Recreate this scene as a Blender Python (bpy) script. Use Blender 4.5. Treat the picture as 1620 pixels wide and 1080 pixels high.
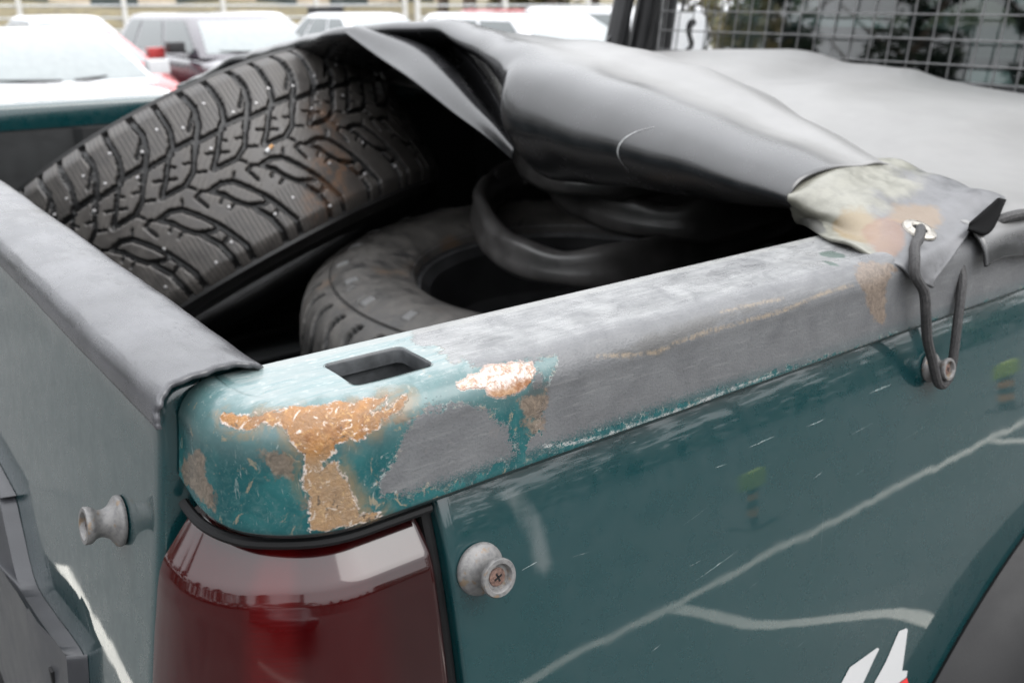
import bpy, bmesh, math, random
import numpy as np
from mathutils import Vector, Matrix, Euler

random.seed(7)
rng = np.random.default_rng(7)
for o in list(bpy.data.objects):
    bpy.data.objects.remove(o)
scene = bpy.context.scene
COL = scene.collection

# ------------------------------------------------------------------ camera, sky, sun, exposure
ZR = 1.455            # height of the bed rail above the ground; truck geometry is given relative to the rail
CAM_UP = 0.165        # camera above the rail
cam_d = bpy.data.cameras.new('camera')
cam = bpy.data.objects.new('camera', cam_d)
COL.objects.link(cam)
cam_d.sensor_width = 36.0
cam_d.lens = 33.24
cam_d.clip_start = 0.02
cam_d.clip_end = 400.0
_vx = np.array([2090.0, 540.0, -1495.76]); _vx /= np.linalg.norm(_vx)
_vy = np.array([-1210.0, 540.0, -1495.76]); _vy /= np.linalg.norm(_vy)
_vz = np.cross(_vx, _vy)
m = Matrix([list(_vx), list(_vy), list(_vz)]).to_4x4()
m.translation = Vector((0, 0, ZR + CAM_UP))
cam.matrix_world = m
cam_d.dof.use_dof = True
cam_d.dof.focus_distance = 0.51
cam_d.dof.aperture_fstop = 11.0
scene.camera = cam

SUN_EL, SUN_AZ = math.radians(48), math.radians(150)
world = bpy.data.worlds.new('World')
scene.world = world
world.use_nodes = True
wn = world.node_tree
wn.nodes.clear()
w_out = wn.nodes.new('ShaderNodeOutputWorld')
w_bg = wn.nodes.new('ShaderNodeBackground')
w_sky = wn.nodes.new('ShaderNodeTexSky')
w_sky.sky_type = 'NISHITA'
w_sky.sun_disc = False
w_sky.sun_elevation = SUN_EL
w_sky.sun_rotation = SUN_AZ
w_sky.air_density = 1.0
w_sky.dust_density = 3.0
w_hs = wn.nodes.new('ShaderNodeHueSaturation')
w_hs.inputs['Saturation'].default_value = 0.10
# an even layer of cloud over the sky texture
w_mix = wn.nodes.new('ShaderNodeMixRGB')
w_mix.inputs[0].default_value = 0.85
# overcast sky: the zenith about three times as bright as the horizon (CIE overcast)
w_tc = wn.nodes.new('ShaderNodeTexCoord')
w_sep = wn.nodes.new('ShaderNodeSeparateXYZ')
w_cie = wn.nodes.new('ShaderNodeMapRange')
w_cie.inputs[1].default_value, w_cie.inputs[2].default_value = 0.0, 1.0
w_cie.inputs[3].default_value, w_cie.inputs[4].default_value = 1 / 3, 1.0
w_col = wn.nodes.new('ShaderNodeMixRGB')
w_col.blend_type = 'MULTIPLY'
w_col.inputs[0].default_value = 1.0
w_col.inputs[1].default_value = (13.8, 14.1, 14.6, 1)
wn.links.new(w_tc.outputs['Generated'], w_sep.inputs[0])
wn.links.new(w_sep.outputs[2], w_cie.inputs[0])
wn.links.new(w_cie.outputs[0], w_col.inputs[2])
wn.links.new(w_col.outputs[0], w_mix.inputs[2])
wn.links.new(w_sky.outputs[0], w_hs.inputs['Color'])
wn.links.new(w_hs.outputs[0], w_mix.inputs[1])
wn.links.new(w_mix.outputs[0], w_bg.inputs[0])
w_bg.inputs[1].default_value = 0.12
wn.links.new(w_bg.outputs[0], w_out.inputs[0])

sun_d = bpy.data.lights.new('sun', 'SUN')
sun_d.energy = 0.6
sun_d.angle = math.radians(40)
sun_d.color = (1.0, 0.97, 0.93)
sun = bpy.data.objects.new('sun', sun_d)
COL.objects.link(sun)
_sd = Vector((math.sin(SUN_AZ) * math.cos(SUN_EL), math.cos(SUN_AZ) * math.cos(SUN_EL), math.sin(SUN_EL)))
sun.rotation_euler = _sd.to_track_quat('Z', 'Y').to_euler()
sun.location = (0, 0, 20)

vs = scene.view_settings
vs.view_transform = 'Standard'
vs.look = 'None'
vs.exposure = 1.4
vs.gamma = 1.0
vs.use_curve_mapping = False

# ------------------------------------------------------------------ helpers
def tag(o, label=None, cat=None, group=None, kind=None):
    if label: o['label'] = label
    if cat: o['category'] = cat
    if group: o['group'] = group
    if kind: o['kind'] = kind
    return o

def empty(name, loc=(0, 0, 0), rz=0.0):
    o = bpy.data.objects.new(name, None)
    o.location = loc
    o.rotation_euler = (0, 0, rz)
    o.empty_display_size = 0.1
    COL.objects.link(o)
    return o

def mesh_obj(name, verts, faces, mat, parent=None, smooth=True, up=0.0, angle=None, attrs=None):
    """link verts/faces as one mesh object; up shifts rail-relative coordinates to the world"""
    v = np.asarray(verts, float).reshape(-1, 3).copy()
    v[:, 2] += up
    me = bpy.data.meshes.new(name)
    me.from_pydata(v.tolist(), [], [list(map(int, f)) for f in faces])
    if attrs:
        for k, a in attrs.items():
            at = me.attributes.new(k, 'FLOAT', 'POINT')
            at.data.foreach_set('value', np.asarray(a, np.float32).ravel())
    if mat is not None:
        for mm in (mat if isinstance(mat, (list, tuple)) else [mat]):
            me.materials.append(mm)
    if smooth:
        me.polygons.foreach_set('use_smooth', [True] * len(me.polygons))
        if angle is not None:
            me.set_sharp_from_angle(angle=math.radians(angle))
    me.update()
    o = bpy.data.objects.new(name, me)
    COL.objects.link(o)
    if parent is not None:
        o.parent = parent
        o.matrix_parent_inverse = Matrix.Identity(4)
    return o

class MB:
    """collects simple solids into one mesh"""
    def __init__(s): s.v = []; s.f = []
    def add(s, v, f):
        n = len(s.v); s.v += [tuple(p) for p in v]; s.f += [[i + n for i in q] for q in f]; return s
    def box(s, lo, hi, M=None):
        x0, y0, z0 = lo; x1, y1, z1 = hi
        v = [(x0,y0,z0),(x1,y0,z0),(x1,y1,z0),(x0,y1,z0),(x0,y0,z1),(x1,y0,z1),(x1,y1,z1),(x0,y1,z1)]
        if M is not None: v = [tuple(M @ Vector(p)) for p in v]
        return s.add(v, [(0,3,2,1),(4,5,6,7),(0,1,5,4),(1,2,6,5),(2,3,7,6),(3,0,4,7)])
    def lathe(s, prof, n=24, M=None, arc=2 * math.pi):
        """prof: list of (radius, height) turned round local Z"""
        v = []; f = []; k = len(prof)
        closed = abs(arc - 2 * math.pi) < 1e-6
        m_ = n if closed else n + 1
        for i in range(m_):
            a = arc * i / n
            for r, z in prof:
                p = Vector((r * math.cos(a), r * math.sin(a), z))
                v.append(tuple(M @ p) if M is not None else tuple(p))
        for i in range(n):
            j = (i + 1) % m_
            for q in range(k - 1):
                f.append((i*k+q, j*k+q, j*k+q+1, i*k+q+1))
        return s.add(v, f)
    def tube(s, pts, r, n=8, cap=True):
        pts = [Vector(p) for p in pts]
        rr = r if hasattr(r, '__len__') else [r] * len(pts)
        v = []; f = []
        up = Vector((0.13, 0.21, 0.97)).normalized()
        for i, p in enumerate(pts):
            t = (pts[min(i+1, len(pts)-1)] - pts[max(i-1, 0)]).normalized()
            a = t.cross(up)
            if a.length < 1e-4: a = t.cross(Vector((1, 0, 0)))
            a.normalize(); b = a.cross(t).normalized()
            up = b
            for k in range(n):
                th = 2 * math.pi * k / n
                v.append(tuple(p + (a * math.cos(th) + b * math.sin(th)) * rr[i]))
        for i in range(len(pts) - 1):
            for k in range(n):
                f.append((i*n+k, i*n+(k+1)%n, (i+1)*n+(k+1)%n, (i+1)*n+k))
        if cap:
            f.append(tuple(range(n))[::-1]); f.append(tuple((len(pts)-1)*n + k for k in range(n)))
        return s.add(v, f)
    def prism(s, poly, d, M=None):
        """poly in local xy, extruded to z = d"""
        n = len(poly)
        v = [(x, y, 0) for x, y in poly] + [(x, y, d) for x, y in poly]
        if M is not None: v = [tuple(M @ Vector(p)) for p in v]
        f = [tuple(range(n))[::-1], tuple(range(n, 2*n))] + [(i, (i+1) % n, n+(i+1) % n, n+i) for i in range(n)]
        return s.add(v, f)
    def build(s, name, mat, parent=None, smooth=False, up=0.0, angle=35, bevel=0.0, seg=2):
        o = mesh_obj(name, s.v, s.f, mat, parent, smooth=smooth or bevel > 0, up=up, angle=angle if (smooth or bevel > 0) else None)
        if bevel > 0:
            bm = bmesh.new(); bm.from_mesh(o.data)
            bmesh.ops.recalc_face_normals(bm, faces=bm.faces)
            es = [e for e in bm.edges if len(e.link_faces) == 2 and e.calc_face_angle(0) > math.radians(30)]
            bmesh.ops.bevel(bm, geom=es, offset=bevel, segments=seg, affect='EDGES', profile=0.7, clamp_overlap=True)
            bm.to_mesh(o.data); bm.free()
            o.data.polygons.foreach_set('use_smooth', [True] * len(o.data.polygons))
            o.data.set_sharp_from_angle(angle=math.radians(angle))
        return o

def grid_faces(nu, nv, wrap_u=False):
    f = []
    for i in range(nu if wrap_u else nu - 1):
        j = (i + 1) % nu
        for k in range(nv - 1):
            f.append((i*nv+k, j*nv+k, j*nv+k+1, i*nv+k+1))
    return f

def catmull(P, n):
    """resample control points (k,3) along axis 0 to n points"""
    P = np.asarray(P, float); k = len(P)
    Q = np.concatenate([[2*P[0]-P[1]], P, [2*P[-1]-P[-2]]])
    t = np.linspace(0, k-1, n); i = np.minimum(t.astype(int), k-2); u = t - i
    u = u.reshape((-1,) + (1,)*(P.ndim-1))
    p0, p1, p2, p3 = Q[i], Q[i+1], Q[i+2], Q[i+3]
    return .5*((2*p1) + (-p0+p2)*u + (2*p0-5*p1+4*p2-p3)*u**2 + (-p0+3*p1-3*p2+p3)*u**3)

def patch(ctrl, nu, nv):
    """bicubic surface through a control net (rows, cols, 3)"""
    A = catmull(np.asarray(ctrl, float), nu)
    B = catmull(np.swapaxes(A, 0, 1), nv)
    return np.swapaxes(B, 0, 1)

# ------------------------------------------------------------------ materials
class NT:
    def __init__(s, name):
        s.m = bpy.data.materials.new(name); s.m.use_nodes = True
        s.t = s.m.node_tree; s.t.nodes.clear()
        s.out = s.t.nodes.new('ShaderNodeOutputMaterial')
        s.b = s.t.nodes.new('ShaderNodeBsdfPrincipled')
        s.t.links.new(s.b.outputs[0], s.out.inputs[0])
        s._co = None
    def n(s, ty, **kw):
        nd = s.t.nodes.new(ty)
        for k, v in kw.items(): setattr(nd, k, v)
        return nd
    def l(s, a, b): s.t.links.new(a, b)
    def put(s, sock, v):
        if hasattr(v, 'links') or isinstance(v, bpy.types.NodeSocket): s.l(v, sock)
        elif isinstance(v, (tuple, list)): sock.default_value = tuple(v) + ((1,) if len(v) == 3 and sock.type == 'RGBA' else ())
        elif sock.type == 'RGBA': sock.default_value = (v, v, v, 1)
        else: sock.default_value = v
    def set(s, **kw):
        for k, v in kw.items(): s.put(s.b.inputs[k.replace('_', ' ')], v)
        return s
    def co(s, scale=None, kind='Object'):
        tc = s.n('ShaderNodeTexCoord')
        if scale is None: return tc.outputs[kind]
        mp = s.n('ShaderNodeMapping'); s.l(tc.outputs[kind], mp.inputs[0]); mp.inputs['Scale'].default_value = scale
        return mp.outputs[0]
    def noise(s, scale, detail=3, rough=.55, vec=None, dist=0.0):
        nd = s.n('ShaderNodeTexNoise'); nd.inputs['Scale'].default_value = scale; nd.inputs['Detail'].default_value = detail
        nd.inputs['Roughness'].default_value = rough; nd.inputs['Distortion'].default_value = dist
        s.l(vec if vec is not None else s.co(), nd.inputs['Vector']); return nd.outputs[0]
    def math(s, op, a, b=0.0, c=None, clamp=False):
        nd = s.n('ShaderNodeMath', operation=op); nd.use_clamp = clamp
        s.put(nd.inputs[0], a); s.put(nd.inputs[1], b)
        if c is not None: s.put(nd.inputs[2], c)
        return nd.outputs[0]
    def mix(s, fac, a, b):
        nd = s.n('ShaderNodeMixRGB'); s.put(nd.inputs[0], fac); s.put(nd.inputs[1], a); s.put(nd.inputs[2], b); return nd.outputs[0]
    def ramp(s, fac, lo, hi, a=0.0, b=1.0, smooth=True):
        nd = s.n('ShaderNodeMapRange'); nd.interpolation_type = 'SMOOTHSTEP' if smooth else 'LINEAR'
        s.put(nd.inputs[0], fac); nd.inputs[1].default_value = lo; nd.inputs[2].default_value = hi; nd.inputs[3].default_value = a; nd.inputs[4].default_value = b
        return nd.outputs[0]
    def attr(s, name):
        nd = s.n('ShaderNodeAttribute'); nd.attribute_name = name; return nd.outputs['Fac']
    def bump(s, h, strength=.3, dist=.001, normal=None):
        nd = s.n('ShaderNodeBump'); nd.inputs['Strength'].default_value = strength; nd.inputs['Distance'].default_value = dist
        s.put(nd.inputs['Height'], h)
        if normal is not None: s.l(normal, nd.inputs['Normal'])
        return nd.outputs[0]

def simple(name, col, rough=.5, metal=0.0, coat=0.0, var=.12, nscale=12.0, bump=0.0, bscale=200.0, spec=.5):
    """plain material with slight mottling so nothing is perfectly even"""
    n = NT(name)
    nz = n.noise(nscale, 4)
    c = n.mix(n.ramp(nz, .3, .7), tuple(x * (1 - var) for x in col), tuple(min(1, x * (1 + var)) for x in col))
    n.set(Base_Color=c, Roughness=n.ramp(nz, .25, .75, max(.02, rough - .06), min(1, rough + .06)), Metallic=metal, Coat_Weight=coat, Coat_Roughness=.05)
    n.b.inputs['Specular IOR Level'].default_value = spec
    if bump: n.set(Normal=n.bump(n.noise(bscale, 3), bump, .001))
    return n.m
# ------------------------------------------------------------------ wear map of the bed rail (0.1 mm along the rail, 0.1 mm round its profile)
WEAR = {
'rust':[[(360,516),(464,510),(584,546),(744,576),(912,570),(1032,570),(1152,546),(1224,546),(1272,558),(1256,540),(1176,510),(1144,486),(1232,486),(1336,534),(1368,522),(1336,492),(1264,462),(1184,450),(1152,420),(1080,402),(1008,408),(952,396),(928,360),(888,336),(832,354),(792,390),(768,426),(736,468),(704,498),(632,510),(552,474),(480,480),(368,504)],[(824,360),(880,348),(872,276),(944,306),(984,204),(1024,108),(1040,42),(1144,6),(1104,0),(992,6),(856,18),(824,24),(824,90),(832,186),(792,234),(816,282)]],
'bare':[[(1608,510),(1640,528),(1752,534),(1816,558),(1976,546),(2072,516),(2088,474),(2048,432),(1984,396),(1896,378),(1824,384),(1768,414),(1760,456),(1712,474),(1640,474)]],
'tan':[[(608,384),(656,396),(728,402),(760,354),(768,306),(720,264),(672,246),(640,282),(616,342)],[(728,288),(760,270),(768,228),(736,240)],[(0,60),(80,192),(208,318),(296,294),(296,198),(360,144),(344,30),(264,48),(64,18)],[(1168,444),(1256,450),(1360,432),(1416,444),(1368,414),(1272,408),(1200,420)],[(784,150),(824,162),(832,114),(792,114)],[(1912,360),(2024,360),(2136,372),(2144,300),(2064,216),(2016,240),(1960,294)],[(1944,246),(2104,216),(2096,156),(2032,138),(1984,180)],[(4880,570),(5064,570),(5208,516),(5264,456),(5120,408),(5112,312),(5136,204),(5120,96),(5040,114),(4984,186),(4896,294),(4824,396),(4792,480)]],
'grey':[[(1152,108),(1120,168),(1192,240),(1272,294),(1312,378),(1360,426),(1480,432),(1624,420),(1744,378),(1816,306),(1872,228),(1920,132),(1928,36),(1832,36),(1704,36),(1576,24),(1416,36),(1256,60)],[(2216,480),(2144,420),(2144,336),(2096,252),(2056,162),(2104,60),(2256,36),(2528,42),(2808,48),(3112,66),(3488,78),(3960,96),(4480,90),(4984,90),(5448,66),(5776,72),(5784,498),(5664,750),(4864,678),(4184,624),(3608,588),(3120,588),(2704,552),(2456,528)],[(1712,780),(1792,570),(2080,528),(2472,546),(2832,594),(3216,678),(3448,906),(2984,1020),(2416,1020),(2000,978)]],
'chalk':[[(824,1134),(48,612),(280,582),(880,744),(1136,618),(1384,600),(1648,570),(1856,552),(2080,528),(2312,504),(2768,516),(3288,540),(4096,546),(4808,588),(5392,576),(5392,1044),(3896,1110),(2848,1146),(1968,1170),(1400,1188)]],
'dark':[[(2048,432),(2176,402),(2144,342),(2064,228),(1992,258),(1944,324)],[(2576,444),(2888,480),(3360,498),(3816,498),(3784,456),(3328,432),(2960,378),(2720,396)]],
'green':[[(4912,888),(5032,870),(5008,744),(4928,690),(4856,744),(4848,828)],[(4728,738),(4760,678),(4744,594),(4680,636)]],
'beige':[[(2488,456),(2720,408),(2912,384),(3112,408),(3328,414),(3656,408),(4016,408),(4400,438),(4744,444)],[(3472,498),(3752,492),(4040,480)]],
'whiteline':[[(2096,66),(2256,36),(2504,0),(3008,0),(3328,6),(3664,12),(3968,12)]],
}
def sdf_polys(px, py, polys, closed=True):
    """signed distance in mm of points to a set of outlines (negative inside)"""
    best = np.full(px.shape, 1e3)
    for poly in polys:
        P = np.array(poly, float) / 10.0
        Q = np.roll(P, -1, 0) if closed else P[1:]
        A = P if closed else P[:-1]
        d = np.full(px.shape, 1e9); ins = np.zeros(px.shape, bool)
        for (ax, ay), (bx, by) in zip(A, Q):
            ex, ey = bx-ax, by-ay
            L = ex*ex + ey*ey + 1e-12
            t = np.clip(((px-ax)*ex + (py-ay)*ey) / L, 0, 1)
            d = np.minimum(d, (px-ax-t*ex)**2 + (py-ay-t*ey)**2)
            if closed:
                c = ((ay > py) != (by > py)) & (px < (bx-ax)*(py-ay)/(by-ay+1e-12) + ax)
                ins ^= c
        d = np.sqrt(d); d = np.where(ins, -d, d)
        best = np.minimum(best, d)
    return best

# ------------------------------------------------------------------ truck materials
TEAL = (0.0006, 0.025, 0.028)

def mat_rail():
    n = NT('worn_teal_rail_paint')
    co = n.co()
    fine = n.noise(700, 2, .6, co)
    grain = n.noise(1500, 2, .6, co)
    mid = n.noise(150, 6, .68, co)
    mid2 = n.noise(230, 6, .7, co, 1.2)
    big = n.noise(42, 5, .62, co, .6)
    big2 = n.noise(65, 5, .65, n.co((1, 1.3, .8)), 1.0)
    brush = n.noise(1.0, 5, .7, n.co((140, 480, 620)), .6)
    streak = n.noise(1.0, 5, .6, n.co((45, 420, 420)), .3)
    prof = n.attr('w_prof')
    def mask(name, a_big, a_mid, a_fine, width, off=0.0, extra=None):
        s = n.attr(name)
        for nz, a in ((big2, a_big), (mid, a_mid), (fine, a_fine)):
            if a: s = n.math('ADD', s, n.math('MULTIPLY', n.math('SUBTRACT', nz, .5), a))
        if extra is not None: s = n.math('ADD', s, n.math('MULTIPLY', n.math('SUBTRACT', extra, .5), 10.0))
        if off: s = n.math('ADD', s, off)
        return n.ramp(s, -width, width, 1.0, 0.0), s
    def over(col, fac, amt, c): return n.mix(n.math('MULTIPLY', fac, amt), col, c)
    base = n.mix(n.ramp(big, .35, .7), (.0045, .050, .055), (.014, .085, .088))
    base = over(base, n.ramp(mid2, .45, .72), .5, (.060, .115, .115))
    base = over(base, n.ramp(prof, 26, 44), .55, (.10, .148, .148))
    # scratches through the lacquer on the corner
    for sc_, lo in (((700, 260, 90), .62), ((120, 900, 500), .645), ((420, 420, 900), .66)):
        sc = n.ramp(n.noise(1.0, 4, .72, n.co(sc_), .8), lo, lo+.05)
        base = over(base, n.math('MULTIPLY', sc, n.ramp(big2, .40, .58)), .55, (.30, .32, .30))
    base = over(base, n.ramp(n.noise(95, 5, .7, co, 1.6), .63, .66), .75, (.20, .165, .115))
    m_chalk_sheen, _ = mask('w_chalk', 22, 14, 3, 7.0, 2.0)  # chalked paint, plus the sky's sheen on the top flat painted in
    col = over(base, m_chalk_sheen, .62, n.mix(n.ramp(streak, .3, .7), (.14, .20, .205), (.27, .285, .28)))
    col = over(col, n.math('MULTIPLY', m_chalk_sheen, n.ramp(brush, .56, .68)), .6, (.40, .40, .38))
    m_grey0, sg = mask('w_grey', 20, 12, 5, 5.5, 0, brush)
    m_grey = n.ramp(n.math('ADD', m_grey0, n.math('MULTIPLY', n.math('SUBTRACT', grain, .5), 1.5)), .42, .58)
    greyc = n.mix(n.ramp(big, .2, .8), (.078, .077, .081), (.112, .110, .113))
    greyc = over(greyc, n.ramp(fine, .56, .68), .35, (.045, .048, .050))
    greyc = over(greyc, n.ramp(streak, .52, .74), .45, (.165, .163, .162))
    greyc = over(greyc, n.ramp(mid2, .60, .70), .35, (.075, .070, .066))
    greyc = over(greyc, n.math('MULTIPLY', n.ramp(prof, 54, 70), n.ramp(big, .20, .70)), .62, n.mix(n.ramp(streak, .35, .65), (.21, .21, .208), (.30, .30, .298)))  # flat top paler: sky reflection put into the grey
    col = over(col, m_grey, .95, greyc)
    col = over(col, n.ramp(prof, 110.0, 111.5), .5, (.22, .22, .21))  # sky highlight along the rolled inner edge, painted into the colour
    fr = n.math('MULTIPLY', n.ramp(n.math('ABSOLUTE', sg), .3, 2.2, 1.0, 0.0), n.ramp(mid2, .50, .62))
    col = over(col, fr, .65, n.mix(n.ramp(big, .4, .6), (.30, .34, .33), (.27, .22, .16)))
    m_dark, _ = mask('w_dark', 10, 8, 3, 2.5)
    col = over(col, m_dark, .6, (.055, .052, .049))
    m_beige, _ = mask('w_beige', 3, 4, 3, 1.2, -1.0)
    col = over(col, n.math('MULTIPLY', m_beige, n.ramp(mid, .38, .55)), .7, (.24, .185, .125))
    # paint worn to speckle just above the lip
    sx = n.n('ShaderNodeSeparateXYZ'); n.l(co, sx.inputs[0])
    sp = n.math('MULTIPLY', n.math('MULTIPLY', n.ramp(prof, 3, 15, 1.0, 0.0), n.ramp(prof, -3, 0)), n.ramp(sx.outputs[0], .34, .52, 1.0, .25))
    spk = n.ramp(n.math('ADD', grain, n.math('MULTIPLY', n.math('SUBTRACT', n.ramp(prof, 0, 14), .45), .34)), .50, .54)
    col = n.mix(n.math('MULTIPLY', n.math('MULTIPLY', sp, m_grey), n.math('SUBTRACT', 1.0, spk)), col, (.010, .050, .054))
    m_wl, _ = mask('w_whiteline', 4, 6, 6, .8, -.8)
    col = over(col, n.math('MULTIPLY', m_wl, n.ramp(fine, .36, .5)), .8, (.36, .36, .35))
    col = n.mix(n.ramp(prof, -1.8, -.6, 1.0, 0.0), col, (.016, .026, .027))  # turned-under lip: shade of its downward face painted into the colour
    m_green, _ = mask('w_green', 2, 2, 1, .5)
    col = over(col, m_green, .8, (.022, .05, .038))
    m_tan, _ = mask('w_tan', 12, 10, 4, 1.2, .4)
    col = over(col, m_tan, .85, n.mix(n.ramp(mid2, .3, .7), (.075, .055, .042), (.185, .14, .105)))
    m_rust, sr = mask('w_rust', 8, 8, 2, .35, -.8)
    ru = n.mix(n.ramp(big2, .36, .62), (.27, .125, .036), (.20, .105, .046))
    ru = over(ru, n.ramp(mid, .50, .66), .8, (.155, .060, .016))
    ru = over(ru, n.ramp(mid2, .55, .64), .75, (.42, .25, .10))
    ru = over(ru, n.ramp(n.noise(120, 4, .7, n.co((1, 1.6, 1)), 2.0), .575, .625), .95, (.50, .42, .36))
    ru = over(ru, n.ramp(prof, 40, 30), .5, (.19, .155, .105))
    ru = over(ru, n.ramp(n.noise(210, 3, .6, co), .64, .68), .8, (.055, .040, .028))
    col = n.mix(m_rust, col, ru)
    # lifted white edge of the filler, broken
    rim = n.math('MULTIPLY', n.ramp(n.math('ABSOLUTE', n.math('SUBTRACT', sr, .2)), .3, .95, 1.0, 0.0), n.ramp(mid2, .46, .58))
    col = over(col, rim, .8, (.50, .43, .39))
    halo = n.math('MULTIPLY', n.ramp(sr, .5, 9.0, 1.0, 0.0), n.ramp(big2, .42, .62))
    col = n.mix(n.math('MULTIPLY', n.math('MULTIPLY', halo, n.math('SUBTRACT', 1.0, m_rust)), .7), col, (.17, .115, .06))
    m_bare, sb = mask('w_bare', 6, 6, 2, .35)
    up = n.ramp(n.math('ADD', prof, n.math('MULTIPLY', n.math('SUBTRACT', mid, .5), 12)), 41.5, 46)
    barec = n.mix(up, n.mix(n.ramp(mid, .35, .6), (.20, .085, .035), (.34, .20, .11)), n.mix(n.ramp(mid2, .45, .6), (.52, .45, .41), (.34, .22, .16)))
    col = n.mix(m_bare, col, barec)
    col = over(col, n.math('MULTIPLY', n.ramp(n.math('ABSOLUTE', sb), .3, 1.1, 1.0, 0.0), n.ramp(big, .4, .5)), .8, (.42, .30, .25))
    wh = n.math('MULTIPLY', m_bare, up)
    n.set(Base_Color=col)
    rough = n.ramp(big, .3, .7, .16, .28)
    rough = n.mix(m_chalk_sheen, rough, n.ramp(streak, .3, .7, .24, .40))
    rough = n.mix(m_grey, rough, n.mix(n.ramp(prof, 50, 62), n.ramp(mid, .3, .7, .40, .52), n.ramp(big2, .35, .65, .22, .42)))
    rough = n.mix(m_rust, rough, n.ramp(mid2, .4, .6, .28, .5))
    rough = n.mix(wh, rough, .22)
    n.l(rough, n.b.inputs['Roughness'])
    n.set(Metallic=n.math('MULTIPLY', wh, .5))
    ht = n.math('MULTIPLY', m_grey, n.math('ADD', n.math('MULTIPLY', fine, .8), .5))
    ht = n.math('SUBTRACT', ht, n.math('MULTIPLY', m_rust, 1.8))
    ht = n.math('ADD', ht, n.math('MULTIPLY', n.math('ADD', m_rust, m_bare), n.math('MULTIPLY', n.noise(320, 5, .72, co, 1.2), 3.0)))
    ht = n.math('ADD', ht, n.math('MULTIPLY', mid, .3))
    ht = n.math('ADD', ht, n.math('MULTIPLY', rim, 1.0))
    n.set(Normal=n.bump(ht, .6, .0006))
    return n.m

def mat_paint(name, dusty=.15, scuff=1.0, smear=False):
    """glossy aged teal lacquer with a haze of fine scratches and road film"""
    n = NT(name)
    co = n.co()
    big = n.noise(9, 4, .6, co)
    mid = n.noise(60, 5, .65, co)
    sc = n.ramp(n.noise(1.0, 4, .75, n.co((16, 500, 420))), .70, .76)
    sc2 = n.ramp(n.noise(1.0, 4, .75, n.co((300, 40, 600))), .72, .78)
    sc = n.math('MULTIPLY', n.math('MAXIMUM', sc, n.math('MULTIPLY', sc2, .4)), .25 * scuff)
    col = n.mix(n.ramp(big, .35, .7), TEAL, (.0015, .026, .030))
    film = n.math('MULTIPLY', n.ramp(n.math('ADD', n.math('MULTIPLY', big, .6), n.math('MULTIPLY', mid, .4)), .42, .72), dusty)
    col = n.mix(film, col, (.03, .048, .048))
    col = n.mix(sc, col, (.25, .29, .29))
    if smear:
        sm = n.ramp(n.math('ADD', n.attr('w_smear'), n.math('MULTIPLY', n.math('SUBTRACT', mid, .5), 9)), -4, 4, 1.0, 0.0)
        col = n.mix(n.math('MULTIPLY', sm, .5), col, (.11, .125, .125))
    n.set(Base_Color=col, Roughness=n.ramp(mid, .3, .7, .24, .36), Coat_Weight=1.0, Coat_IOR=1.5)
    n.l(n.ramp(n.math('ADD', n.math('MULTIPLY', mid, .5), n.math('MULTIPLY', big, .5)), .35, .7, .015, .045), n.b.inputs['Coat Roughness'])
    wav = n.bump(n.noise(14, 2, .4, co), .05, .004)
    n.set(Normal=wav)
    n.l(n.bump(n.noise(420, 2, .5, co), .006, .0004, wav), n.b.inputs['Coat Normal'])
    return n.m

M = {}
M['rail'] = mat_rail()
M['paint'] = mat_paint('aged_teal_lacquer')
M['paint_side'] = mat_paint('aged_teal_side_lacquer', .15, 1.0, True)
M['paint_gate'] = mat_paint('scuffed_teal_lacquer', .16, 1.6)
M['bed'] = simple('dark_bed_liner', (.011, .012, .0125), .6, var=.3, nscale=25, bump=.25, bscale=260)
M['hole'] = simple('pocket_grey_metal', (.050, .053, .056), .45, var=.35, nscale=90)
M['seal'] = simple('black_rubber_seal', (.006, .006, .0065), .6, var=.3, nscale=60, spec=.25)
M['flare'] = simple('dark_grey_moulded_plastic', (.008, .0078, .0083), .5, var=.15, nscale=40, bump=.15, bscale=900, spec=.25)
M['trim'] = simple('grey_gate_plastic', (.030, .031, .035), .42, var=.12, nscale=30, bump=.15, bscale=900)
M['black'] = simple('black_satin_metal', (.012, .012, .013), .35, var=.2)
M['rimmetal'] = simple('worn_steel', (.42, .42, .42), .35, metal=.9, var=.15, nscale=40)
M['decal'] = simple('white_vinyl_decal', (.42, .42, .42), .35, var=.03)
M['decal_red'] = simple('red_vinyl_decal', (.55, .03, .03), .35, var=.05)

def mat_knob():
    n = NT('worn_zinc_knob')
    mid = n.noise(380, 5, .65)
    col = n.mix(n.ramp(mid, .35, .6), (.115, .113, .113), (.165, .160, .156))
    col = n.mix(n.ramp(n.noise(150, 4), .58, .68), col, (.15, .11, .075))
    n.set(Base_Color=col, Roughness=n.ramp(mid, .3, .7, .38, .6), Metallic=.25, Normal=n.bump(mid, .4, .0006))
    return n.m
M['knob'] = mat_knob()
M['screw'] = simple('rusty_screw', (.12, .07, .055), .65, metal=.2, var=.4, nscale=500, bump=.6, bscale=700)

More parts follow.
